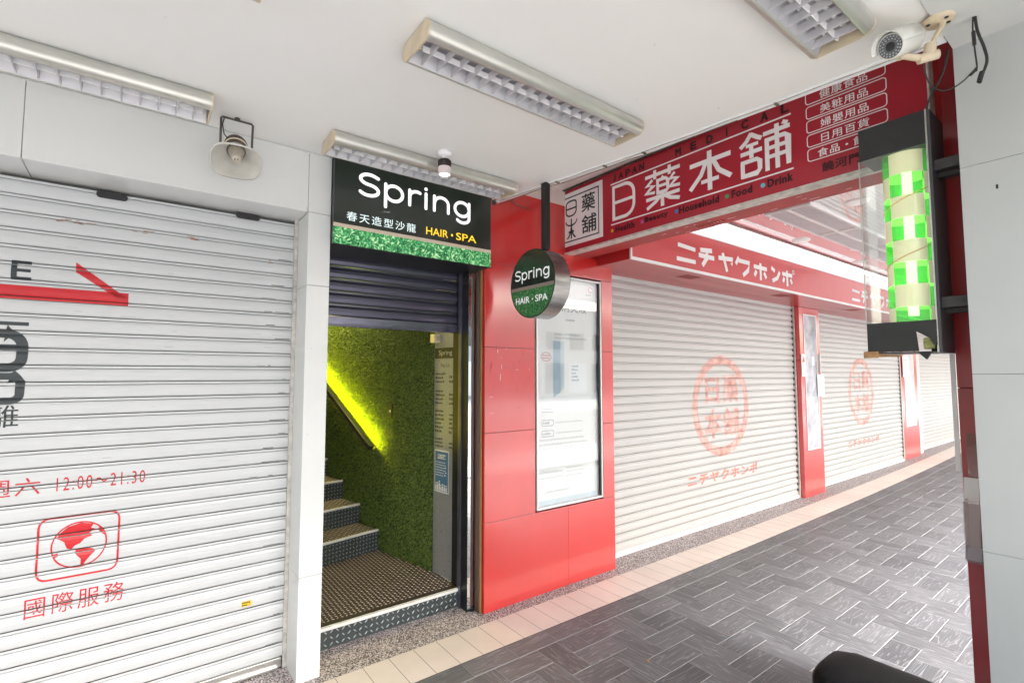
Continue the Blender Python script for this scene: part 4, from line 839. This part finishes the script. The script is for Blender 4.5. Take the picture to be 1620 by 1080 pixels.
# ================================================================ CEILING LAMPS
def make_lamp(L, label, group, loc, name='louvre_lamp'):
    t = thing(name, label, 'ceiling lamp', (0,0,0), group)
    # local: x along lamp, y away from the street, z 0 at ceiling
    near = [(0, -.002)]+[(.006-.030*math.sin(a), -.039+.035*math.cos(a)) for a in np.linspace(.15, PI-.15, 12)]+[(.006, -.076), (.012, -.076), (.012, -.004)]
    far = [(.168-y, z) for y, z in near]
    mb = MB()
    for pr in (near, far): mb.prism([(.008, y, z) for y, z in pr], (L-.016, 0, 0), smooth=False)
    mb.box(.008, L-.008, .012, .156, -.012, -.003)
    o = mb.build('housing', M_silver, t)
    for p in o.data.polygons: p.use_smooth = len(p.vertices) == 4 and abs(p.normal.x) < .1
    prof = near[:-2]+[(.012,-.085), (.214,-.085)]+far[::-1][2:]
    for xx in (0, L-.008):
        mb = MB(); pr = [(y, z) for y, z in near[:-2]]+[(.168-y, z) for y, z in near[:-2]][::-1]
        mb.prism([(xx, y, z-.001) for y, z in pr], (.008, 0, 0)); mb.build('end_cap', M_cream, t)
    mb = MB()
    for yy, s_ in ((.013, 1), (.155, -1)): mb.add([(.01, yy, -.074), (L-.01, yy, -.074), (L-.01, yy+s_*.026, -.022), (.01, yy+s_*.026, -.022)], [(0,1,2,3)])
    mb.add([(.01, .03, -.016), (L-.01, .03, -.016), (L-.01, .14, -.016), (.01, .14, -.016)], [(0,1,2,3)]); mb.build('reflector', mat('grey_reflector', (.50,.50,.53), .35, .3), t, recalc=False)
    mb = MB(); nb = max(3, int(L/.0675)); 
    for i in range(nb):
        xx = .03+(L-.06)*(i+.5)/nb
        mb.prism([(xx-.002, .014, -.073), (xx-.0045, .014, -.046), (xx+.0045, .014, -.046), (xx+.002, .014, -.073)], (0, .140, 0))
    mb.build('louvre', mat('grey_louvre_blade', (.58,.57,.60), .35, .2), t)
    mb = MB(); mb.prism([(.03, .081, -.066), (.03, .078, -.046), (.03, .088, -.046), (.03, .085, -.066)], (L-.06, 0, 0)); mb.build('spine', M_louv, t)
    mb = MB(); mb.tube([(.03, .058, -.032), (L-.03, .058, -.032)], .008, 10); mb.build('tube', M_louv, t)
    mb = MB(); mb.tube([(.03, .112, -.032), (L-.03, .112, -.032)], .008, 10); mb.build('tube', M_louv, t)
    t.location = loc; return t
G_ = 'long silver louvre lamps on the arcade ceiling'
l0 = make_lamp(1.15, 'silver louvre lamp standing alone in the middle of the ceiling', G_, (.752, 1.49, CZ))
for lab, loc in (('silver louvre lamp directly above the dark SPRING sign box', (.745, 2.475, CZ)), ('silver louvre lamp over the left white shutter, ending at the horn speaker', (-.925, 2.475, CZ)),
                 ('silver louvre lamp cut by the top edge, close to the security camera', (.80, .565, CZ)), ('cream lamp end just showing at the top edge left of centre', (-.885, 1.49, CZ))):
    c_ = copy_tree(l0); c_['label'] = lab; c_.location = loc
# neighbour's double louvre lamps
def wide_lamp(loc, label):
    t = thing('recessed_louvre_lamp', label, 'ceiling lamp', loc, 'recessed louvre lamps in the glossy ceiling'); x, y, z = loc; L = 1.03
    mb = MB()
    for a, b in ((0, .02), (.17, .20), (.35, .37)): mb.box(x, x+L, y+a, y+b, z-.014, z-.001)
    mb.box(x-.02, x, y, y+.37, z-.014, z-.001); mb.box(x+L, x+L+.02, y, y+.37, z-.014, z-.001); mb.build('frame', M_white, t)
    mb = MB(); mb.box(x, x+L, y+.021, y+.349, z-.006, z-.002); mb.build('tray', mat('taupe_lamp_tray', (.10,.08,.085), .5), t)
    mb = MB()
    for i in range(26): xx = x+.02+i*.0385; mb.box(xx, xx+.012, y+.022, y+.169, z-.013, z-.0065); mb.box(xx, xx+.012, y+.201, y+.349, z-.013, z-.0065)
    mb.build('louvre', M_louv, t)
for i, lab in enumerate(('recessed louvre lamp nearest the red beam in the glossy ceiling', 'second recessed louvre lamp in the glossy ceiling past the barber light', 'third recessed louvre lamp far down the glossy ceiling')):
    wide_lamp((4.33+1.08*i, 1.70, 2.99), lab)
for lab, x, y in (('round white downlight in the glossy ceiling beside the lit fascia strip', 5.47, 2.26), ('round white downlight in the glossy ceiling near the barber light', 4.60, 1.47), ('round white downlight in the glossy ceiling above the second katakana word', 7.1, 2.26)):
    t = thing('downlight', lab, 'ceiling lamp', (x, y, 2.99), 'round downlights in the glossy ceiling'); mb = MB(); mb.lathe([(0, -.012), (.075, -.012), (.085, -.006), (.088, -.001)], (x, y, 2.99), n=28); mb.build('disc', M_paper, t)
# spot lamp
sx_, sy_ = 1.322, 2.372
t = thing('spot_lamp', 'small lit spot lamp with finned black body in front of the SPRING sign', 'spot lamp', (sx_, sy_, CZ))
mb = MB(); mb.lathe([(0, 0), (.040, 0), (.040, -.016), (.030, -.028), (.014, -.030), (.012, -.045)], (sx_, sy_, CZ), n=28); mb.build('canopy', M_louv, t)
mb = MB(); mb.lathe([(0, -.045), (.028, -.045), (.034, -.050), (.034, -.088), (0, -.088)], (sx_, sy_, CZ), n=28)
for i in range(24): a = 2*PI*i/24; mb.tube([(sx_+.0345*math.cos(a), sy_+.0345*math.sin(a), CZ-.052), (sx_+.0345*math.cos(a), sy_+.0345*math.sin(a), CZ-.086)], .0022, 5)
mb.build('heat_sink', mat('brown_black_fins', (.03,.022,.02), .4), t)
mb = MB(); mb.lathe([(.035, -.088), (.036, -.092), (.035, -.130), (.031, -.131), (.030, -.124)], (sx_, sy_, CZ), n=28); mb.build('shade', mat('pinkish_white_shade', (.68,.60,.60), .4), t)
mb = MB(); mb.lathe([(0, -.125), (.0305, -.125)], (sx_, sy_, CZ), n=28); mb.build('lens', M_spot, t)
# small clamp camera at sign corner
t = thing('lamp_socket', 'tiny dark socket hanging under the ceiling corner right of the SPRING sign', 'socket', (1.93, 2.80, 2.80))
mb = MB(); mb.tube([(1.915,2.775,2.829), (1.915,2.775,2.80), (1.93,2.772,2.785)], .006, 8); mb.build('stem', M_cabled, t)
mb = MB(); mb.tube([(1.925,2.772,2.79), (1.945,2.765,2.775)], .014, 12); mb.build('head', M_ink, t)

# ================================================================ HORN SPEAKER
t = thing('horn_speaker', 'stained white horn loudspeaker on a dark bracket under the ceiling left of the sign', 'loudspeaker', (.33, 2.66, CZ))
hc = Vector((.338, 2.59, 2.600)); ax = Vector((-.06, -.66, -.75)).normalized()       # mouth direction
hx = ax.cross(Vector((0,0,1))).normalized(); hx = hx if hx.x > 0 else -hx; hy = hx.cross(ax).normalized(); hy = hy if hy.z > 0 else -hy
def se(rx, ry, d, n=44, e=3.2):
    out = []
    for i in range(n):
        a = 2*PI*i/n; c_, s_ = math.cos(a), math.sin(a); out.append(hc+hx*rx*math.copysign(abs(c_)**(2/e), c_)+hy*ry*math.copysign(abs(s_)**(2/e), s_)+ax*d)
    return out
def loft(mb, rings, mi=0, cap=False):
    n = len(rings[0]); vs = [p for r_ in rings for p in r_]; mb.add(vs, [(i*n+j, i*n+(j+1) % n, (i+1)*n+(j+1) % n, (i+1)*n+j) for i in range(len(rings)-1) for j in range(n)], mi, smooth=True)
    if cap: mb.add(rings[-1], [tuple(range(n))], mi)
mb = MB(); prf = [(.102,.082,.02,3.0), (.108,.088,.017,3.0), (.106,.086,.012,3.0), (.093,.074,-.012,2.8), (.072,.060,-.045,2.4), (.050,.046,-.080,2.1), (.040,.040,-.105,2.), (.036,.036,-.12,2.)]
loft(mb, [se(a, b, d, e=e) for a, b, d, e in prf]); inn = [(.102,.082,.02,3.0), (.091,.072,-.008,2.8), (.070,.058,-.04,2.4), (.048,.044,-.076,2.1), (.03,.03,-.1,2.), (.001,.001,-.105,2.)]
loft(mb, [se(a, b, d, e=e) for a, b, d, e in inn]); M_horn = mat('stained_white_plastic', (.56,.55,.50), .5, var=.05, vscale=9, alt=(.70,.69,.66), bump=.02)
mb.build('horn', M_horn, t, recalc=False)
mb = MB(); loft(mb, [se(a, a, d, e=2) for a, d in ((.037,-.085), (.046,-.088), (.048,-.10), (.050,-.15), (.046,-.165), (.030,-.17), (.001,-.171))], cap=False); mb.build('driver', mat('dirty_brown_metal', (.10,.075,.055), .6, var=.5, vscale=30), t)
mb = MB(); loft(mb, [se(a, a, d, e=2) for a, d in ((.0495,-.112), (.0515,-.112), (.0515,-.122), (.0495,-.122))]); mb.build('clamp_band', M_creamw, t)
mb = MB(); loft(mb, [se(a, a, d, e=2) for a, d in ((.034,-.075), (.026,-.04), (.020,-.012), (.018,-.004), (.001,-.004))]); mb.build('inner_cone', mat('ivory_cone', (.55,.50,.42), .5, var=.15, vscale=30), t)
mb = MB()
for q in (-.006, .006): p = hc+hx*q+ax*(-.0035)+hy*.002; mb.add([p-hx*.002-hy*.005, p+hx*.002-hy*.005, p+hx*.002+hy*.005, p-hx*.002+hy*.005], [(0,1,2,3)])
mb.build('grille_slots', M_ink, t)
pv = hc-ax*.10; mb = MB(); lx = Vector((1,0,0))
pl, prr = pv-hx*.066, pv+hx*.066; tl, tr = Vector((pl.x-.002, pv.y-.005, CZ-.012)), Vector((prr.x+.002, pv.y-.005, CZ-.012))
mb.tube([pl, pl*.5+tl*.5, tl+Vector((0,0,-.006)), tl+Vector((.006,0,0)), tr-Vector((.006,0,0)), tr+Vector((0,0,-.006)), prr*.5+tr*.5, prr], .0052, 8)
mb.tube([pl-hx*.012, pl+hx*.02], .008, 8); mb.tube([prr+hx*.012, prr-hx*.02], .008, 8); mb.tube([(pv.x, pv.y-.005, CZ-.001), (pv.x, pv.y-.005, CZ-.012)], .012, 10)
mb.build('bracket', mat('dark_olive_bracket', (.07,.062,.05), .5, var=.3, vscale=30), t)
mb = MB(); mb.tube([(pl.x+.012, pv.y, CZ-.012), (pl.x+.004, pv.y-.01, CZ-.05), (pl.x+.014, pv.y+.005, CZ-.09), pv-ax*.02], .003, 6); mb.build('lead', M_rubber, t)

# ================================================================ STREET-SIDE PILLAR
XP = 2.408
t = thing('white_pillar', 'broad white tiled street pillar filling the right edge', 'pillar', (2.6, .1, 0))
mb = MB()
for a, b in zip([-.0, .98, 1.602, 2.36], [.978, 1.60, 2.358, CZ]): mb.box(XP, 2.70, -.50, .437, a, b)
mb.build('cladding', mat('white_pillar_cladding', (.44,.46,.455), .35, var=.03, vscale=2, coat=.2), t, bevel=.0012)
mb = MB(); mb.box(XP+.002, 2.69, -.49, .434, .01, CZ-.01); mb.build('backing', M_joint, t)
mb = MB(); mb.box(XP-.0015, XP+.001, .338, .344, 2.255, 2.27); mb.build('stain', M_ink, t)
t = thing('red_street_pillar', 'dark red panelled pillar edge just behind the white street pillar', 'pillar', (2.85, .5, 0))
mb = MB()
for a, b in zip([0, .88, 1.545], [.878, 1.543, 3.05]): mb.box(2.75, 3.25, -.5, .548, a, b)
mb.build('cladding', mat('deep_red_pillar', (.33,.014,.02), .32, var=.06, coat=.6, coatrough=.12), t, bevel=.002)
mb = MB(); mb.box(2.76, 3.24, -.49, .543, .01, 3.0); mb.build('backing', M_dark, t)
mb = MB(); mb.box(2.742, 2.749, .550, .566, 1.2, 2.43); mb.build('white_edge_strip', M_paper, t)
for x0 in (-3.6, -9.5):  # out of view, added to hold back light from the open left end
    t = thing('white_pillar', 'unseen white tiled pillar added further back along the arcade to cut light', 'pillar', (x0, 0, 0)); mb = MB(); mb.box(x0, x0+.6, -.8, -.2, 0, CZ); mb.build('cladding', MATS['white_pillar_cladding'], t)
# leaflet holder
t = thing('leaflet_holder', 'clear acrylic leaflet holder on the red street pillar edge', 'holder', (2.70, .53, .87))
hx0, hx1, hy0, hy1 = 2.64, 2.742, .44, .528
mb = MB(); mb.box(hx0, hx0+.003, hy0, hy1, .87, 1.10); mb.box(hx0, hx1, hy1, hy1+.003, .87, 1.10); mb.box(hx0, hx1, hy0-.003, hy0, .87, 1.10); mb.box(hx1, hx1+.003, hy0, hy1, .87, 1.36); mb.box(hx0, hx1, hy0, hy1, .865, .869); mb.build('case', glass('smoky_acrylic', (.86,.82,.82), .06), t)
mb = MB(); mb.prism([(2.70,.495,.872), (2.715,.495,.872), (2.74,.495,1.18), (2.725,.495,1.18)], (0,.045,0)); mb.build('leaflet', M_paper, t)
mb = MB(); mb.prism([(2.65,.485,.872), (2.69,.485,.872), (2.69,.485,.91), (2.67,.485,.92)], (0,.05,0)); mb.build('crumpled_paper', mat('pale_blue_paper', (.6,.66,.74), .6), t)

# ================================================================ BARBER LIGHT
XB = 2.46; YB0, YB1 = .540, .770; ZB0, ZB1 = 1.685, 2.650; BD = .175
tl = R(.9)
t = thing('barber_light', 'lit green and cream chequered barber pole in a clear box beside the white pillar', 'barber pole', (XB, .65, 1.69))
mb = MB(); mb.box(XB, XB+BD, YB0, YB1, 2.513, ZB1); mb.build('top_cap', M_black, t, bevel=.002)
mb = MB(); mb.box(XB+.003, XB+BD, YB0, YB1, ZB0, 1.690)
mb.quad((XB, YB0+.055, ZB0+.004), (XB, YB1, ZB0+.004), (XB, YB1, 1.812), (XB, YB0, 1.812)) if False else None
ff = lambda y, z: (XB, y, z)
pts = [(YB1, ZB0+.006), (YB1, 1.812), (YB0, 1.812), (YB0, ZB0+.03), (YB0+.014, ZB0+.03), (YB0+.022, ZB0+.055), (YB0+.064, ZB0+.085), (YB0+.058, ZB0+.006)]
mb.prism([ff(*p) for p in pts], (.003, 0, 0)); mb.box(XB+.003, XB+BD, YB1-.003, YB1, 1.69, 1.812); mb.box(XB+.003, XB+BD, YB0, YB0+.003, 1.69, 1.812); mb.box(XB+.07, XB+BD, YB0+.003, YB1-.003, 1.80, 1.812); mb.build('bottom_cap', M_black, t)
mb = MB(); mb.box(XB+.02, XB+.05, YB0+.012, YB0+.05, 1.70, 1.745); mb.build('wiring', mat('olive_socket', (.28,.30,.10), .5, var=.5, vscale=40), t, bevel=.006)
mb = MB(); mb.prism([(XB-.002, YB0+.02, ZB0+.004), (XB-.002, YB0+.062, ZB0+.002), (XB-.012, YB0+.035, ZB0-.026)], (.02, 0, 0)); mb.build('torn_flap', M_black, t)
mb = MB(); mb.box(XB, XB+.003, YB0+.003, YB1-.003, 1.813, 2.512); mb.box(XB+.003, XB+BD, YB1-.003, YB1, 1.813, 2.512); mb.build('clear_panel', M_clear, t)
mb = MB(); mb.box(XB, XB+.005, YB0-.003, YB0+.002, ZB0, ZB1); mb.box(XB, XB+.005, YB1, YB1+.003, 1.812, 2.513); mb.build('edge_trim', M_alu, t)
mb = MB(); mb.box(XB+.006, XB+BD+.02, YB0-.012, YB0-.001, ZB0, ZB1-.002); mb.box(XB+BD+.001, XB+BD+.02, YB0, YB0+.06, ZB0, ZB1); mb.build('back_channel', mat('charcoal_sheet', (.06,.06,.065), .45), t)
mb = MB(); cyc, cxc, cr = .633, XB+.088, .078
nseg, rows, z0c, z1c = 48, 9, 1.835, 2.512
hr = (z1c-z0c)/7.4; ph = R(0)
k = 0; zb = z0c-.6*hr
while zb < z1c:
    za, zt_ = max(zb, z0c-.02), min(zb+hr, z1c+.01)
    for j in range(nseg):
        a, b = 2*PI*j/nseg+ph, 2*PI*(j+1)/nseg+ph; cell = int(((math.degrees((a+b)/2)-198+45) % 360)//90)
        mb.add([(cxc+cr*math.cos(a), cyc+cr*math.sin(a), za), (cxc+cr*math.cos(b), cyc+cr*math.sin(b), za), (cxc+cr*math.cos(b), cyc+cr*math.sin(b), zt_), (cxc+cr*math.cos(a), cyc+cr*math.sin(a), zt_)], [(0,1,2,3)], (cell+k) % 2, smooth=True)
    zb += hr; k += 1
def lens(name, col, tr, em, tc_=None):
    m = bpy.data.materials.new(name); m.use_nodes = True; n = m.node_tree.nodes; l = m.node_tree.links; b = n['Principled BSDF']; o = n['Material Output']
    b.inputs['Base Color'].default_value = (*col, 1); b.inputs['Roughness'].default_value = .2; b.inputs['Coat Weight'].default_value = .6
    b.inputs['Emission Color'].default_value = (*col, 1); b.inputs['Emission Strength'].default_value = em
    t_ = n.new('ShaderNodeBsdfTransparent'); t_.inputs[0].default_value = (*(tc_ or col), 1); mx = n.new('ShaderNodeMixShader'); mx.inputs[0].default_value = tr
    l.new(b.outputs[0], mx.inputs[1]); l.new(t_.outputs[0], mx.inputs[2]); l.new(mx.outputs[0], o.inputs[0]); return m
mb.build('chequered_cylinder', [lens('lit_green_acrylic', (.06,.52,.05), .60, LIT*.5, (.22,.90,.16)), lens('lit_cream_acrylic', (.82,.78,.48), 0., LIT*.35)], t, recalc=False)
mb = MB(); mb.tube([(cxc-.01, cyc-.005, 1.84), (cxc-.01, cyc-.005, 2.46)], .018, 14); mb.build('lamp_tube', M_tube, t)
mb = MB(); hl = [(cxc+(cr+.001)*math.cos(a), cyc+(cr+.001)*math.sin(a), z) for a, z in zip(np.linspace(R(110), R(260), 16), np.linspace(2.27, 2.36, 16))]
mb.tube(hl, .0022, 5); mb.tube([(p[0], p[1], p[2]-.235) for p in hl], .0022, 5); mb.build('orange_cord', mat('orange_translucent_cord', (.8,.45,.08), .3), t)
for z in (2.415, 1.87):
    mb = MB(); mb.box(XB+.03, XB+.075, .40, YB0-.012, z-.012, z+.030); mb.box(XB+.075, XB+.12, .40, YB0-.012, z-.03, z-.012); mb.build('mounting_arm', mat('dark_angle_iron', (.045,.04,.042), .55, var=.4, vscale=20), t, bevel=.002)
t = thing('cardboard_scrap', 'torn brown cardboard scrap wedged under the left of the barber light', 'cardboard', (XB, .75, 1.68))
mb = MB(); mb.box(XB-.008, XB+.03, .715, .785, 1.672, 1.6835); mb.box(XB-.010, XB+.02, .725, .783, 1.6835, 1.7) if False else None; mb.box(XB-.012, XB-.002, .730, .783, 1.668, 1.695); mb.box(XB-.006, XB+.03, .665, .718, 1.672, 1.680); mb.build('scrap', M_card, t, bevel=.003)

# ================================================================ SECURITY CAMERA
t = thing('security_camera', 'white bullet security camera on a yellowed ceiling bracket at the top right', 'security camera', (2.15, .43, CZ))
cc = Vector((2.02, .52, 2.695)); cd = Vector((-.66, -.02, -.20)).normalized()
# axis roughly towards the left of the view, tipped down
ca = (Vector((1.963, .510, 2.688))-Vector((2.112, .470, 2.762))).normalized(); c0 = Vector((1.975, .512, 2.694)); c1 = c0-ca*.125
def ring(c, r_, n=28, u=None, sx=1.):
    r_ = r_*1.2
    a = ca.cross(Vector((0,0,1))).normalized(); b = a.cross(ca).normalized(); return [c+a*r_*math.cos(2*PI*i/n)+b*r_*math.sin(2*PI*i/n) for i in range(n)]
M_cam = mat('off_white_metal', (.66,.66,.62), .35, var=.06, vscale=10)
mb = MB(); loft(mb, [ring(c0+ca*.004, .030), ring(c0+ca*.004, .033), ring(c0, .034), ring(c1, .034), ring(c1-ca*.004, .030), ring(c1-ca*.004, .001)]); mb.build('body', M_cam, t)
mb = MB(); loft(mb, [ring(c0+ca*.002, .030), ring(c0+ca*.002, .001)]); mb.build('glass_front', mat('camera_front_glass', (.10,.11,.12), .1, coat=1), t)
mb = MB()
for rr_, nn_ in ((.0255, 20), (.0195, 15)):
    for p in ring(c0+ca*.003, rr_, nn_): mb.tube([p, p+ca*.0015], .0022, 6)
mb.build('infrared_leds', mat('grey_led', (.42,.44,.46), .3), t)
mb = MB(); loft(mb, [ring(c0+ca*.0035, .012), ring(c0+ca*.0045, .010), ring(c0+ca*.0045, .0005)]); mb.build('lens', M_ink, t)
a_ = ca.cross(Vector((0,0,1))).normalized(); b_ = a_.cross(ca).normalized()
def half(c, r_, a0=0, a1=180, n=16): return [c+a_*r_*1.2*math.cos(R(x))+b_*r_*1.2*math.sin(R(x)) for x in np.linspace(a0, a1, n)]
mb = MB(); o1, o2 = half(c0+ca*.026, .041, -5, 185), half(c1+ca*.01, .041, -5, 185); i1, i2 = half(c0+ca*.026, .0385, -5, 185), half(c1+ca*.01, .0385, -5, 185)
n_ = 16; vs = o1+o2+i1+i2
mb.add(vs, [(i, i+1, i+1+n_, i+n_) for i in range(n_-1)]+[(i+2*n_, i+3*n_, i+1+3*n_, i+1+2*n_) for i in range(n_-1)]+[(i, i+2*n_, i+1+2*n_, i+1) for i in range(n_-1)]+[(i+n_, i+1+n_, i+1+3*n_, i+3*n_) for i in range(n_-1)]+[(0, n_, 3*n_, 2*n_), (n_-1, 3*n_-1, 4*n_-1, 2*n_-1)], smooth=True)
mb.build('sun_shield', M_cam, t)
mb = MB(); mb.lathe([(0, -.010), (.040, -.010), (.046, -.005), (.047, 0)], (2.165, .425, CZ-.0105), n=30); mb.build('ceiling_plate', M_cream, t)
mb = MB(); mb.tube([(2.175,.415,CZ-.008), (2.17,.418,CZ-.035), (2.145,.435,CZ-.085), (2.13,.44,CZ-.11)], [.012,.008,.0075,.010], 12)
mb.tube([(2.128,.442,CZ-.105), (2.120,.446,CZ-.150)], .018, 14); mb.tube([(2.135,.425,CZ-.145), (2.10,.470,CZ-.155)], .016, 14)
q0 = Vector((2.095,.470,CZ-.150)); mb.tube([q0, c0-ca*.045-b_*.044], [.012,.009], 10); mb.tube([c0-ca*.02-b_*.046, c0-ca*.08-b_*.046], .008, 8); mb.build('bracket', M_cream, t)
mb = MB()
for p in ((2.150,.400), (2.185,.402), (2.152,.45)): mb.lathe([(0, -.0125), (.006, -.0125), (.006, -.009)], (p[0], p[1], CZ-.0105), n=10)
mb.build('screw', M_ink, t)
cable('camera_cable', 'thick black cable loop dangling from the ceiling beside the white pillar', [(2.245,.345,CZ), (2.25,.342,CZ-.06), (2.262,.33,CZ-.12), (2.262,.325,CZ-.17), (2.245,.335,CZ-.22), (2.235,.342,CZ-.25)], .0045, M_rubber)
cable('camera_cable', 'thin black cable with connectors hanging beside the thick loop', [(2.24,.348,CZ), (2.243,.352,CZ-.05), (2.24,.350,CZ-.12), (2.245,.348,CZ-.18), (2.235,.348,CZ-.205)], .0025, M_rubber)
cable('camera_cable', 'black cable curving from the hanging loop back to the security camera', [(2.24,.348,CZ-.19), (2.235,.385,CZ-.225), (2.235,.43,CZ-.235), (2.225,.468,CZ-.20), (2.17,.475,CZ-.14), (2.12,.465,CZ-.13)], .0025, M_rubber)
cable('camera_cable', 'black cable running from the pillar corner down onto the barber light', [(2.40,.446,CZ-.01), (2.41,.47,CZ-.09), (2.45,.52,CZ-.15), (2.48,.545,CZ-.20)], .004, M_rubber)
for p, q, r_, nm in (((2.243,.351,CZ-.06), (2.241,.350,CZ-.11), .0055, 'uppermost slim black plug on the left of the dangling cables'), ((2.246,.336,CZ-.21), (2.236,.343,CZ-.245), .0075, 'thick black plug at the lowest tip of the dangling cables'), ((2.235,.365,CZ-.212), (2.24,.350,CZ-.197), .005, 'small black plug where the side cable meets the dangling loop')):
    mb = MB(); mb.tube([p, q], r_, 9); tag(mb.build('cable_connector', M_rubber), nm, 'connector', 'plugs on the dangling cables')

# ================================================================ SCOOTER, mostly below the frame
t = thing('motor_scooter', 'black padded scooter seat poking into the bottom edge', 'scooter', (1.66, .2, 0))
sxc = 1.632
def sring(y, w_, z0, z1, n=24, e=2.6):
    out = []
    for i in range(n):
        a = 2*PI*i/n; c_, s_ = math.cos(a), math.sin(a); out.append(Vector((sxc+w_*math.copysign(abs(c_)**(2/e), c_), y, (z0+z1)/2+(z1-z0)/2*math.copysign(abs(s_)**(2/e), s_))))
    return out
mb = MB(); loft(mb, [sring(y, w_, z0, z1) for y, w_, z0, z1 in ((.668,.002,.735,.74), (.665,.06,.71,.765), (.645,.098,.695,.79), (.60,.110,.69,.80), (.45,.118,.68,.80), (.2,.115,.66,.785), (0,.105,.66,.765), (-.12,.07,.67,.75), (-.15,.002,.70,.71))]); mb.build('seat', M_seat, t)

mb = MB(); loft(mb, [sring(y, w_, z0, z1) for y, w_, z0, z1 in ((.63,.002,.6,.61), (.62,.07,.50,.67), (.45,.12,.35,.68), (.1,.13,.28,.66), (-.1,.10,.25,.64), (-.16,.03,.28,.5))]); mb.box(sxc-.13, sxc+.13, -.6, -.1, .22, .28); mb.prism([(sxc-.18,-.62,.22), (sxc+.18,-.62,.22), (sxc+.16,-.72,.85), (sxc-.16,-.72,.85)], (0,-.05,0)); mb.build('body', M_scoot, t, bevel=.01)
for yy in (.35, -.85):
    mb = MB(); mb.lathe([(.13,-.03), (.17,-.045), (.215,-.045), (.225,-.02), (.225,.02), (.215,.045), (.17,.045), (.13,.03)], (sxc, yy, .225), 'x', 32); w_ = mb.build('wheel', M_rubber, t)
    mb = MB(); mb.lathe([(.02,-.04), (.03,-.03), (.13,-.028), (.13,.028), (.03,.03), (.02,.04)], (sxc, yy, .225), 'x', 24); mb.build('rim', M_alu, w_)
mb = MB(); mb.tube([(sxc-.32,-.62,1.03), (sxc-.1,-.70,1.0), (sxc+.1,-.70,1.0), (sxc+.32,-.62,1.03)], .014, 10); mb.tube([(sxc,-.72,.8), (sxc,-.70,1.0)], .03, 10); mb.build('handlebar', M_rubber, t)

# ================================================================ LITTER
t = thing('dry_leaf', 'crumpled brown dry leaf lying on the dark floor tiles', 'leaf', (2.32, 1.98, 0))
mb = MB(); lx_, ly_ = 2.355, 1.845
for i in range(5):
    a = i*1.3; mb.add([(lx_, ly_, .006), (lx_+.016*math.cos(a), ly_+.016*math.sin(a), .010+.004*(i % 2)), (lx_+.012*math.cos(a+.8), ly_+.012*math.sin(a+.8), .003)], [(0,1,2)])
mb.build('blade', mat('dry_leaf_brown', (.40,.20,.07), .8, var=.3, vscale=80), t)
tag(t, 'crumpled brown dry leaf lying on the dark floor tiles', 'leaf')
mb = MB(); mb.add([(2.985,1.735,.004), (3.0,1.74,.008), (2.995,1.75,.004)], [(0,1,2)]); tag(mb.build('leaf_crumb', MATS['dry_leaf_brown']), 'tiny brown leaf crumb further back on the dark tiles', 'leaf')

# ================================================================ ACROSS THE STREET (seen in reflections)
for i, (x0, x1, h_, m_, lab) in enumerate(((-26, -9, 6.5, M_facade2, 'grey rendered building across the street on the left'), (-8.8, 6, 7.5, M_facade, 'pale tiled building straight across the street'), (6.2, 22, 5.5, M_facade2, 'low grey building across the street to the right'), (22.2, 40, 7, M_facade, 'pale tiled building far along the opposite side'))):
    t = thing('street_building', lab, 'building', ((x0+x1)/2, -24, 0), 'buildings across the street'); mb = MB(); mb.box(x0, x1, -30, -24, -.13, h_); mb.build('wall', m_, t)
    x = x0+1
    while x < x1-2: mb = MB(); mb.box(x, x+1.6, -24.02, -23.99, 3.6, 5); mb.build('window', M_darkwin, t); mb = MB(); mb.box(x-.1, x+1.9, -24.02, -23.98, .1, 2.5); mb.build('shop_door', M_darkwin if rng.random() < .5 else M_white, t); x += 2.6
